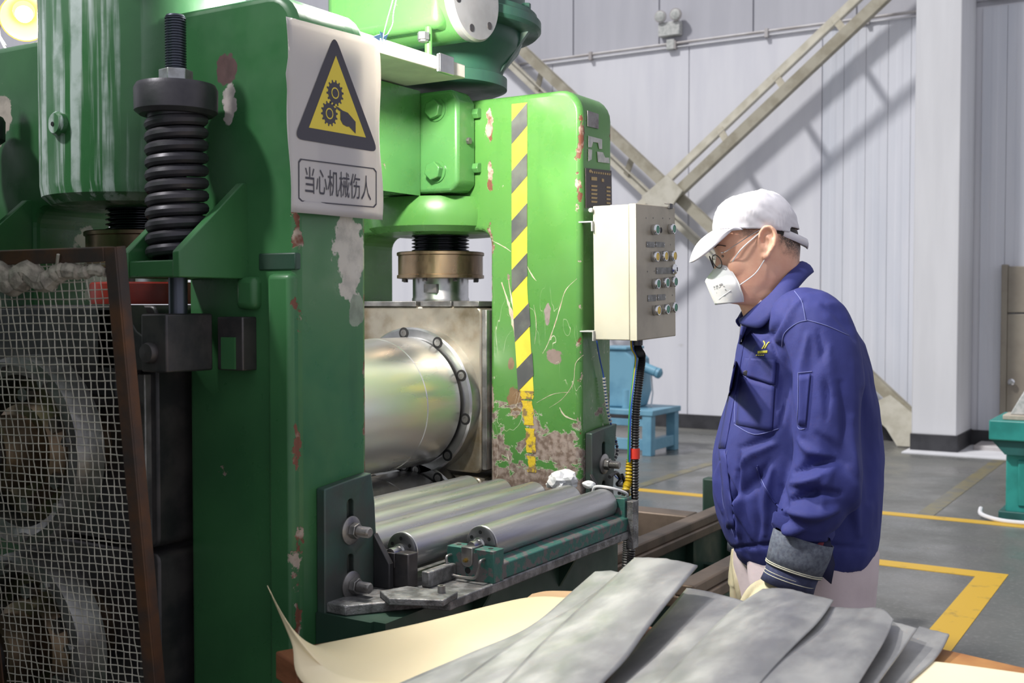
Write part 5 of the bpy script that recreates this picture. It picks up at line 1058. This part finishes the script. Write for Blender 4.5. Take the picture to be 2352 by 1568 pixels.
F = [  # fold lines (px, py)-(px, py), width px, height m (positive = ridge)
 (1855, 770, 1845, 1000, 16, .006), (1880, 760, 1900, 960, 14, -.004), (1800, 790, 1795, 980, 12, -.007), (1835, 1010, 1905, 1050, 13, .005), (1830, 1085, 1930, 1060, 15, -.010), (1822, 1112, 1900, 1085, 15, .010),
 (1820, 1150, 1930, 1135, 14, -.012), (1805, 1175, 1925, 1170, 18, .013), (1795, 1200, 1850, 1215, 13, .010), (1880, 1000, 1960, 1100, 20, -.006), (1915, 1080, 1890, 1170, 16, .006), (1935, 880, 1950, 1060, 22, -.007), (1905, 800, 1915, 900, 20, .006),
 (1790, 985, 1700, 1030, 14, -.006), (1785, 1020, 1700, 1075, 16, .006), (1770, 1060, 1680, 1150, 18, -.006), (1700, 1040, 1672, 1200, 9, -.007), (1716, 1050, 1700, 1250, 11, .006), (1735, 1080, 1740, 1250, 14, -.004), (1750, 780, 1720, 940, 14, .004), (1775, 780, 1790, 940, 12, -.006),
 (1655, 1060, 1660, 1180, 7, .005), (1668, 1080, 1690, 1235, 6, -.006), (1690, 1090, 1730, 1240, 7, .005), (1775, 1080, 1760, 1230, 15, .006), (1800, 1120, 1790, 1240, 13, -.006), (1985, 900, 2000, 1150, 22, -.006), (1965, 960, 1975, 1230, 18, .007), (1890, 700, 1960, 780, 14, -.004), (1840, 690, 1790, 790, 12, .005), (1815, 690, 1755, 790, 9, -.004), (1660, 1265, 1990, 1262, 7, -.004)]
def folds(me):
    n = len(me.vertices); co = np.empty(n * 3); me.vertices.foreach_get('co', co); co = co.reshape(-1, 3)
    no = np.empty(n * 3); me.vertices.foreach_get('normal', no); no = no.reshape(-1, 3)
    k = (PD + co[:, 1]) / PD; px = 1176 + (co[:, 0] + 624 / PS) / k / PD * FPX; py = 700 + (1.5 - co[:, 2]) * PS / k
    d = np.zeros(n)
    for x0, y0, x1, y1, w_, a in F:
        vx, vy = x1 - x0, y1 - y0; t = np.clip(((px - x0) * vx + (py - y0) * vy) / (vx * vx + vy * vy), 0, 1)
        bow = 10 * np.sin(np.pi * t) * (1 if a > 0 else -1); ln = math.hypot(vx, vy)
        dx = px - (x0 + t * vx - vy / ln * bow); dy = py - (y0 + t * vy + vx / ln * bow)
        w2 = 0.85 * w_ * (0.35 + 0.65 * np.sin(np.pi * np.clip(t, .06, .94)))
        d += 2.3 * a * np.exp(-(dx * dx + dy * dy) / (w2 * w2)) * (0.3 + 0.7 * np.sin(np.pi * t)) * np.where(no[:, 1] < 0.35, 1, 0)
    for i in range(n):
        v = Vector((co[i, 0] * 9, co[i, 1] * 9, co[i, 2] * 4.5)); d[i] += 0.006 * noise.noise(v) + 0.0032 * noise.noise(v * 2.6) + 0.0012 * noise.noise(v * 6)
    co += no * d[:, None]; me.vertices.foreach_set('co', co.ravel()); me.update()
jacket = remeshed(jk, 'jacket', 'navy', 0.0058, 4, folds)
dgx = bpy.context.evaluated_depsgraph_get(); dgx.update()
jt = BVHTree.FromPolygons([v.co.copy() for v in jacket.data.vertices], [list(p.vertices) for p in jacket.data.polygons])
def onj(px, py, off=0.003):  # drop a photo point onto the jacket surface along the line of sight
    o_ = Vector((-624 / PS, -PD, 1.5)); d = (L(px, py) - o_).normalized(); h = jt.ray_cast(o_, d)
    if h[0] is None: return L(px, py, -.2)
    return h[0] + (-d) * off
def jpatch(name, poly, off, mt, parent=None, nu=8, nv=8, th=0.002):  # quad patch TL TR BR BL draped on the jacket
    A, B, C, D = [Vector(p) for p in poly]; rows = []
    for i in range(nv + 1):
        v = i / nv; a = A.lerp(D, v); c = B.lerp(C, v); rows.append([onj(*a.lerp(c, j / nu), off) for j in range(nu + 1)])
    return MB().grid(rows).build(name, mt, parent or jacket, local=True, solid=th, ang=60)
def jline(name, pts, r=0.0009, mt='navy_stitch', off=0.0012, parent=None):
    P = crom([Vector((*p, 0)) for p in pts], 8); return MB().tube([onj(p.x, p.y, off) for p in P], r, 5).build(name, mt, parent or jacket, local=True)
pk = jpatch('chest_pocket_flap', [(1712, 822), (1784, 826), (1780, 884), (1700, 858)], .005, 'navy', nu=9)
MB().lathe([(0.0055, 0), (0.0065, .0015), (0.005, .003), (0, .0032)], onj(1714, 857, .008), (-.4, -1, .1), 14, caps=False).build('snap_button', 'steel_dark', pk, local=True)
jpatch('chest_pocket', [(1702, 864), (1780, 888), (1775, 990), (1692, 975)], .003, 'navy', nu=9, nv=9)
jpatch('sleeve_pocket', [(1836, 862), (1862, 858), (1852, 978), (1836, 976)], .003, 'navy')
for pts in ([(1796, 795), (1802, 765), (1830, 742), (1855, 735)], [(1824, 668), (1840, 690), (1846, 712), (1850, 735)], [(1855, 735), (1900, 748), (1950, 770)], [(1688, 975), (1735, 998), (1790, 985)], [(1740, 1075), (1760, 1120), (1790, 1165)], [(1672, 1035), (1662, 1090), (1664, 1160), (1690, 1235)], [(1834, 855), (1834, 920), (1834, 980), (1850, 985)], [(1835, 856), (1866, 853)], [(1702, 858), (1740, 882), (1782, 886)], [(1696, 845), (1690, 905), (1688, 970)]):
    jline('seam', pts)
jline('welt_pocket_edge', [(1742, 1070), (1752, 1110), (1778, 1150), (1800, 1172)], .0022, 'navy', .002)
# front placket, zip
jpatch('front_placket', [(1703, 748), (1716, 752), (1668, 1030), (1652, 1030)], .003, 'navy', nv=14, nu=3)
jpatch('front_placket', [(1652, 1035), (1668, 1035), (1690, 1215), (1672, 1215)], .003, 'navy', nv=10, nu=3)
zp = MB()
for i in range(14): p = L(1705 - 0.3 * i, 742 + i * 3.2, -.022); zp.box(p.x - .004, p.x + .002, p.y - .003, p.y + .003, p.z - .0011, p.z + .0011)
zp.build('zip_teeth', 'chrome', jacket, local=True)
# embroidered emblem
for pts, r in (([(1751, 801), (1757, 790), (1754, 783)], .0016), ([(1757, 800), (1764, 788), (1768, 786)], .0016)): jline('emblem_stroke', pts, r, 'embroidery', .002)
for k in range(6):
    jpatch('emblem_letter', [(1741 + k * 3.8, 806 - k * .3), (1744 + k * 3.8, 806 - k * .3), (1743.5 + k * 3.8, 812 - k * .3), (1740.5 + k * 3.8, 812 - k * .3)], .002, 'embroidery', nu=1, nv=1, th=.001)
for k in range(4): jpatch('emblem_letter', [(1737 + k * 5, 814.5), (1740.6 + k * 5, 814.2), (1740.2 + k * 5, 816.4), (1736.6 + k * 5, 816.6)], .002, 'embroidery', nu=1, nv=1, th=.001)
# collar
ct = [(1705, 733, -.012), (1737, 701, -.058), (1767, 676, -.080), (1801, 637, -.072), (1829, 609, -.036), (1838, 602, 0)]
cb = [(1701, 744, -.018), (1744, 753, -.100), (1778, 720, -.128), (1814, 682, -.122), (1850, 640, -.062), (1866, 624, 0)]
def mir(lst):
    n_ = [L(*q) for q in lst]; return n_ + [Vector((p.x, -p.y, p.z)) for p in n_[-2::-1]]
T_, B_ = crom(mir(ct), 6), crom(mir(cb), 6); rows = [[], [], [], [], []]
for a, c in zip(T_, B_):
    o_ = Vector((a.x + .0, a.y, 0)) - Vector((-.02, 0, 0)); o_ = o_.normalized() if o_.length > 1e-5 else Vector((1, 0, 0))
    inn = a + Vector((-o_.x * .006, -o_.y * .006, -.045))
    for k, p in enumerate((inn, a + Vector((-o_.x * .003, -o_.y * .003, -.004)), a + Vector((0, 0, .004)), a.lerp(c, .5) + o_ * .009 + Vector((0, 0, .004)), c)): rows[k].append(p)
MB().grid(rows).build('collar', 'navy', jacket, local=True, solid=.004, ang=80, sub=1)
us = [L(1722, 722, -.03), L(1738, 708, -.05), L(1752, 692, -.060)]
MB().tube(us, .006, 8, 5).build('undershirt_collar', 'trouser', pe, local=True)
# waistband
wbr = [ering(-.102, .196, .186, z, 56, e=2.35) for z in (.886, .893, .912, .918)]; wbr[0] = [p * .985 + Vector((.0, 0, .013)) for p in wbr[0]]
MB().rings(wbr, caps=False).build('waistband', 'navy', jacket, local=True, solid=.004)
# sleeve mouth, inner cuff, strap
cr_ = [L(1852, 1195, -.256), L(1848, 1222, -.256)]
rim = []
for k, (cxp, cyp, rx_, ry_) in enumerate(((1850, 1190, .066, .062), (1848, 1215, .068, .062), (1848, 1228, .062, .058), (1850, 1218, .054, .05))):
    c = L(cxp, cyp, -.256); rim.append([c + Vector((rx_ * math.cos(2 * math.pi * i / 32), ry_ * math.sin(2 * math.pi * i / 32), .013 * math.cos(2 * math.pi * i / 32 + 2.6) + .004 * math.sin(6 * math.pi * i / 16))) for i in range(32)])
MB().rings(rim, caps=False).build('sleeve_cuff', 'navy', jacket, local=True)
MB().rings([[L(1872, 1215, -.262) + Vector((.03 * math.cos(a), .03 * math.sin(a), 0)) for a in [2 * math.pi * i / 16 for i in range(16)]], [L(1868, 1262, -.262) + Vector((.028 * math.cos(a), .028 * math.sin(a), 0)) for a in [2 * math.pi * i / 16 for i in range(16)]]]).build('inner_sleeve', basic('dark_red_knit', (0.22, 0.03, 0.05), 0.8), pe, local=True)
MB().add([L(1890, 1225, -.285), L(1908, 1230, -.275), L(1922, 1300, -.27), L(1914, 1345, -.275), L(1888, 1322, -.28)], [(0, 1, 2, 3, 4)]).build('cuff_strap', 'navy_dark', jacket, local=True, solid=.004)

# ---- gloves
def tilted(cp, rx_, ry_, ux, n=36): # ring centred at cp with long axis ux
    ux = Vector(ux).normalized(); return [cp + ux * rx_ * math.cos(2 * math.pi * i / n) + Vector((0, 1, 0)) * ry_ * math.sin(2 * math.pi * i / n) for i in range(n)]
def hand(root, dirv, side, back, spread, curls, scale=1.0):
    """glove with palm, four bent fingers and a thumb; dirv = wrist->knuckles, side = towards the thumb, back = back of hand"""
    mb = MB(); d, s_, k_ = Vector(dirv).normalized(), Vector(side).normalized(), Vector(back).normalized(); r0 = Vector(root)
    W = [(0, .030, .022), (.03, .036, .021), (.06, .043, .020), (.085, .044, .018)]
    mb.rings([[r0 + d * (h * scale) + (s_ * w_ * math.cos(2 * math.pi * i / 20) + k_ * t_ * math.sin(2 * math.pi * i / 20)) * scale for i in range(20)] for h, w_, t_ in W])
    for j, (off, ln) in enumerate(((.031, .072), (.0105, .080), (-.0105, .074), (-.030, .058))):
        b0 = r0 + (d * .078 + s_ * off) * scale; a = 0.0; p = b0; pts = [b0 - d * .02 * scale, b0]
        for sgm, cu in zip((.45, .32, .23), curls):
            a += cu; dd = (d * math.cos(a) - k_ * math.sin(a) + s_ * off * spread).normalized(); p = p + dd * ln * sgm * scale; pts.append(p.copy())
        capsule(mb, pts, [r_ * scale for r_ in (.0105, .0105, .0105, .0098, .0085)], 12)
    t0 = r0 + (d * .025 + s_ * .026) * scale; t1 = t0 + (d * .028 + s_ * .024 - k_ * .008) * scale; t2 = t1 + (d * .030 + s_ * .008 - k_ * .010) * scale; t3 = t2 + (d * .024 - s_ * .002 - k_ * .008) * scale
    capsule(mb, [t0, t1, t2, t3], [r_ * scale for r_ in (.015, .0135, .012, .0095)], 12)
    return mb
g1 = remeshed(hand(L(1806, 1338, -.245), (-.62, -.05, -.78), (-.35, .8, .3), (-.6, -.6, .5), 1.5, (.25, .35, .3), 1.12), 'glove', 'leather', .0034, 2); g1['label'] = 'cream leather glove on the near hand'
ux = (1, 0, -.30)
ga = MB().rings([tilted(L(1850, 1236, -.256), .066, .055, ux), tilted(L(1843, 1262, -.256), .066, .056, ux), tilted(L(1836, 1285, -.256), .064, .055, ux), tilted(L(1827, 1314, -.254), .061, .052, ux)], caps=False).build('gauntlet_cuff', 'denim', g1, local=True, solid=.003, label='grey denim gauntlet cuff')
for (cp, rx_) in (((1829, 1307), .0635), ((1828, 1311), .0635)): MB().tube(tilted(L(*cp, -.254), rx_, .0545, ux) + [tilted(L(*cp, -.254), rx_, .0545, ux)[0]], .0011, 5).build('stitching', 'stitch', ga, local=True)
gb = MB().rings([tilted(L(1826, 1312, -.254), .057, .048, ux), tilted(L(1820, 1330, -.252), .056, .046, ux), tilted(L(1812, 1352, -.25), .058, .046, ux)], caps=False).build('wrist_band', 'navy_dark' if False else cloth('navy_wrist_canvas', (0.05, 0.06, 0.13), (0.035, 0.04, 0.09), 60), g1, local=True, solid=.003)
for cp in ((1820, 1327), (1818, 1334)): MB().tube(tilted(L(*cp, -.252), .0572, .0475, ux) + [tilted(L(*cp, -.252), .0572, .0475, ux)[0]], .0008, 5).build('stitching', 'stitch', gb, local=True)
g2 = remeshed(hand(L(1704, 1266, .15), (-.16, -.1, -1), (-.3, -.9, .1), (-.9, .3, .2), 1.0, (.15, .4, .5), 1.05), 'glove', 'leather', .0034, 2); g2['label'] = 'cream leather glove on the far hand'
MB().rings([tilted(L(1722, 1225, .17), .05, .045, (1, 0, -.2)), tilted(L(1712, 1275, .165), .042, .038, (1, 0, -.2))], caps=False).build('gauntlet_cuff', 'denim', g2, local=True, solid=.003)

# ---- trousers, shoes
tr_ = MB()
for yy, dx in ((-1, 0.0), (1, 0.0)):
    tr_.rings([ering(-.10 + dx, .205 + dx, .115, .93, 28, .07 * yy), ering(-.098 + dx, .200 + dx, .118, .86, 28, .08 * yy), ering(-.085 + dx, .185 + dx, .110, .75, 28, .095 * yy), ering(-.05 + dx, .165 + dx, .095, .48, 28, .10 * yy), ering(-.03, .150, .085, .1, 28, .10 * yy), ering(-.03, .150, .085, .045, 28, .10 * yy)][::-1])
def tfold(me):
    for v in me.vertices:
        c = v.co; v.co = c + v.normal * (.006 * noise.noise(Vector((c.x * 14, c.y * 14, c.z * 2.2))) + .003 * noise.noise(c * 16) + .004 * math.sin(c.x * 46 + c.z * 5))
remeshed(tr_, 'trousers', 'trouser', .009, 4, tfold)
for yy in (-1, 1):
    MB().rings([ering(-.115, .105, .048, .0, 28, .10 * yy, wide=.6), ering(-.118, .108, .050, .025, 28, .10 * yy, wide=.6), ering(-.105, .104, .047, .05, 28, .10 * yy, wide=.6), ering(-.05, .10, .043, .085, 28, .10 * yy), ering(-.0, .10, .045, .12, 28, .10 * yy)]).build('shoe', 'shoe', pe, local=True, sub=1)

# ---- cap
cap_rows = [((1639, 529), (1828, 541), .0835), ((1639, 516), (1828, 529), .0845), ((1640, 503), (1826, 516), .0850), ((1644, 487), (1821, 499), .0840), ((1653, 472), (1812, 480), .0790), ((1668, 460), (1799, 465), .0690), ((1690, 451), (1785, 452), .0540), ((1715, 446), (1768, 446), .0330), ((1735, 444), (1752, 444), .012)]
CR = []
for k, (a, c, w_) in enumerate(cap_rows):
    A, C = L(*a), L(*c); r_ = []
    for i in range(72):
        t = 2 * math.pi * i / 72; e = 2.25; cc = math.copysign(abs(math.cos(t)) ** (2 / e), math.cos(t)); ss = math.copysign(abs(math.sin(t)) ** (2 / e), math.sin(t))
        p = A.lerp(C, .5 + .5 * cc); p = Vector((p.x, w_ * ss, p.z + .006 * (1 - abs(cc)) * (1 if k > 1 else 0)))
        if k < 3: p.z += .004 * (1 - abs(cc))
        r_.append(p)
    CR.append(r_)
cm = MB(); n = 72; cm.v = [p for r_ in CR for p in r_]
for k in range(len(CR) - 1):
    for i in range(n):
        t = (i + .5) / n * 2 * math.pi; back = math.cos(t)
        if k == 0 and back > .66: continue
        cm.f.append([k * n + i, k * n + (i + 1) % n, (k + 1) * n + (i + 1) % n, (k + 1) * n + i])
cm.f.append([(len(CR) - 1) * n + i for i in range(n)])
capo = cm.build('cap', 'cap_white', pe, local=True, ang=80, sub=2)
evaluate(capo)
for v in capo.data.vertices:
    c = v.co; u_ = Vector((c.x * 24 + c.z * 20, c.y * 24, c.z * 30)); v.co = c + v.normal * (.0022 * noise.noise(u_) + .0022 * noise.noise(Vector((u_.x * 2.6 + u_.z * .8, u_.y * 2.6, u_.z * .7))) + .0005 * noise.noise(u_ * 4) + .002)
md = capo.modifiers.new('solid', 'SOLIDIFY'); md.thickness = .002
MB().rings([[p + (p - Vector((-.066, 0, p.z))).normalized() * .002 + Vector((0, 0, dz)) for p in CR[0]] for dz in (-.003, .011)], caps=False).build('sweat_band', 'cap_white', capo, local=True, solid=.002) if False else None
# brim
rows = []
for i in range(13):
    t = i / 12; r_ = []
    for j in range(25):
        s_ = -1 + j / 12; ph = math.pi - s_ * math.radians(66); e = 2.25
        cc = math.copysign(abs(math.cos(ph)) ** (2 / e), math.cos(ph)); ss = math.copysign(abs(math.sin(ph)) ** (2 / e), math.sin(ph))
        A, C = L(1638, 531), L(1828, 543); p = A.lerp(C, .5 + .5 * cc); p = Vector((p.x, .0845 * ss, p.z + .004 * (1 - abs(cc))))
        ln = .094 * (1 - .80 * s_ ** 4) * (1 - .25 * s_ * s_)
        d = Vector((-.58, -0.10 * -s_, -.80)); p = p + d * ln * t + Vector((-.010 * math.sin(math.pi * t) - .014 * s_ * s_ * t, 0, +.012 * s_ * s_ * t + .006 * math.sin(math.pi * t)))
        p.y *= 1 - .10 * t
        r_.append(p)
    rows.append(r_)
MB().grid(rows).build('brim', 'cap_white', capo, local=True, solid=.0045, ang=80)
for (dz, ext, a0) in ((0.0, 1.0, 1), (-.004, .8, -1)):
    P = crom([L(1797, 534, -.0715 * a0), L(1826, 546, -.060 * a0), L(1848, 556, -.030 * a0), L(1853, 560, .012 * a0)], 6)
    MB().grid([[p + Vector((0, 0, .009 + dz)) for p in P], [p + Vector((0.002, 0, dz)) for p in P], [p + Vector((0, 0, -.009 + dz)) for p in P]]).build('snap_strap', 'cap_white', capo, local=True, solid=.0025, ang=80)
# hair shell under the cap edge
hv = MB().rings([ering(-.12, xb_, w_, z, 40, e=2.25, wide=.43, tilt=-.22) for z, xb_, w_ in ((1.664, .0335, .0765), (1.675, .0325, .0775), (1.69, .029, .077), (1.71, .020, .073))], caps=False).build('hair', 'hair', pe, local=True)
# ---- mask
rg_ = [(1650, 606), (1636, 622), (1621, 643), (1622, 652), (1632, 676), (1643, 700)]
eg = [(1671, 612, -.044), (1683, 628, -.058), (1695, 648, -.068), (1700, 662, -.069), (1706, 680, -.064), (1707, 693, -.055)]
G_, E_ = crom([L(*q) for q in rg_], 4), crom([L(*q) for q in eg], 4)
for sg_ in (1, -1):
    rows = []
    for a, c in zip(G_, E_):
        c2 = Vector((c.x, c.y * sg_, c.z)); r_ = []
        for j in range(9):
            t = j / 8; p = a.lerp(c2, t); bl = math.sin(math.pi * t); r_.append(p + Vector((-.004 * bl, -.016 * bl * sg_, 0)))
        rows.append(r_)
    if sg_ == 1: mk = MB().grid(rows).build('mask', 'mask_white', pe, local=True, solid=.0018, ang=50, label='white folded face mask')
    else: MB().grid(rows).build('mask_panel', 'mask_white', mk, local=True, solid=.0018, ang=50)
    MB().tube([rows[i][8] + Vector((0, -.001 * sg_, 0)) for i in range(len(rows))], .0013, 6).build('mask_seam', 'mask_white', mk, local=True)
    s0 = rows[1][8]; s1 = rows[10][8]
    MB().tube([s0, L(1700, 574, -.076 * sg_) if sg_ > 0 else Vector((L(1700, 574).x, .076, L(1700, 574).z)), Vector((L(1726, 540).x, -.082 * sg_, L(1726, 540).z)), Vector((L(1738, 527).x, -.080 * sg_, L(1738, 527).z))], .0015, 6, 5).build('ear_loop', 'mask_white', mk, local=True)
    MB().tube([s1, Vector((L(1718, 630).x, -.077 * sg_, L(1718, 630).z)), Vector((L(1738, 600).x, -.079 * sg_, L(1738, 600).z)), Vector((L(1748, 590).x, -.076 * sg_, L(1748, 590).z))], .0015, 6, 5).build('ear_loop', 'mask_white', mk, local=True)
    if sg_ == 1:
        mt_ = BVHTree.FromPolygons([v.co.copy() for v in mk.data.vertices], [list(p.vertices) for p in mk.data.polygons])
        def onm(px, py):
            o_ = Vector((-624 / PS, -PD, 1.5)); d = (L(px, py) - o_).normalized(); h = mt_.ray_cast(o_, d); return (h[0] if h[0] else L(px, py, -.04)) - d * .0019
        for (x0, y0, x1, y1, h) in ((1638, 658, 1641, 656.5, 4.5), (1643, 656, 1648, 654, 4.5), (1651, 653, 1658, 650, 4.5), (1640, 664, 1648, 661, 2), (1650, 660, 1663, 656, 2), (1645, 671, 1666, 663, 3.5)):
            MB().add([onm(x0, y0), onm(x1, y1), onm(x1 + h * .3, y1 + h), onm(x0 + h * .3, y0 + h)], [(0, 1, 2, 3)]).build('mask_print', 'print_grey', mk, local=True, smooth=False)
        jl = [onm(1651, 687), onm(1664, 677), onm(1678, 667)]; MB().tube(jl, .0008, 5).build('mask_crease', 'mask_white', mk, local=True)
# ---- glasses
gl = None
for sg_ in (1, -1):
    c = L(1643, 602); rim_ = []
    for i in range(25):
        a = 2 * math.pi * i / 24; rim_.append(Vector((c.x - .003 + .010 * math.cos(a) * .55 + .006 * math.sin(-a), sg_ * -(.034 + .024 * math.cos(a)), c.z + .0155 * math.sin(a))))
    o = MB().tube(rim_, .0012, 6).build('glasses' if gl is None else 'rim', 'steel_dark', pe if gl is None else gl, local=True)
    if gl is None: gl = o
    MB().add([p for p in rim_[:-1]], [list(range(24))]).build('lens', 'lens', gl, local=True, smooth=False)
    y_ = -.060 * sg_; hx = L(1651, 583)
    MB().tube([Vector((hx.x - .006, y_ * .96, hx.z)), Vector((hx.x + .004, -.067 * sg_, hx.z + .003)), Vector((L(1690, 556).x, -.0775 * sg_, L(1690, 556).z)), Vector((L(1722, 536).x, -.081 * sg_, L(1722, 536).z)), Vector((L(1740, 530).x, -.079 * sg_, L(1740, 530).z))], .0013, 6, 5).build('temple', 'chrome', gl, local=True)
MB().tube([Vector((L(1640, 596).x, -.010, L(1640, 596).z)), Vector((L(1637, 594).x, 0, L(1637, 594).z)), Vector((L(1640, 596).x, .010, L(1640, 596).z))], .0012, 6, 4).build('bridge', 'chrome', gl, local=True)
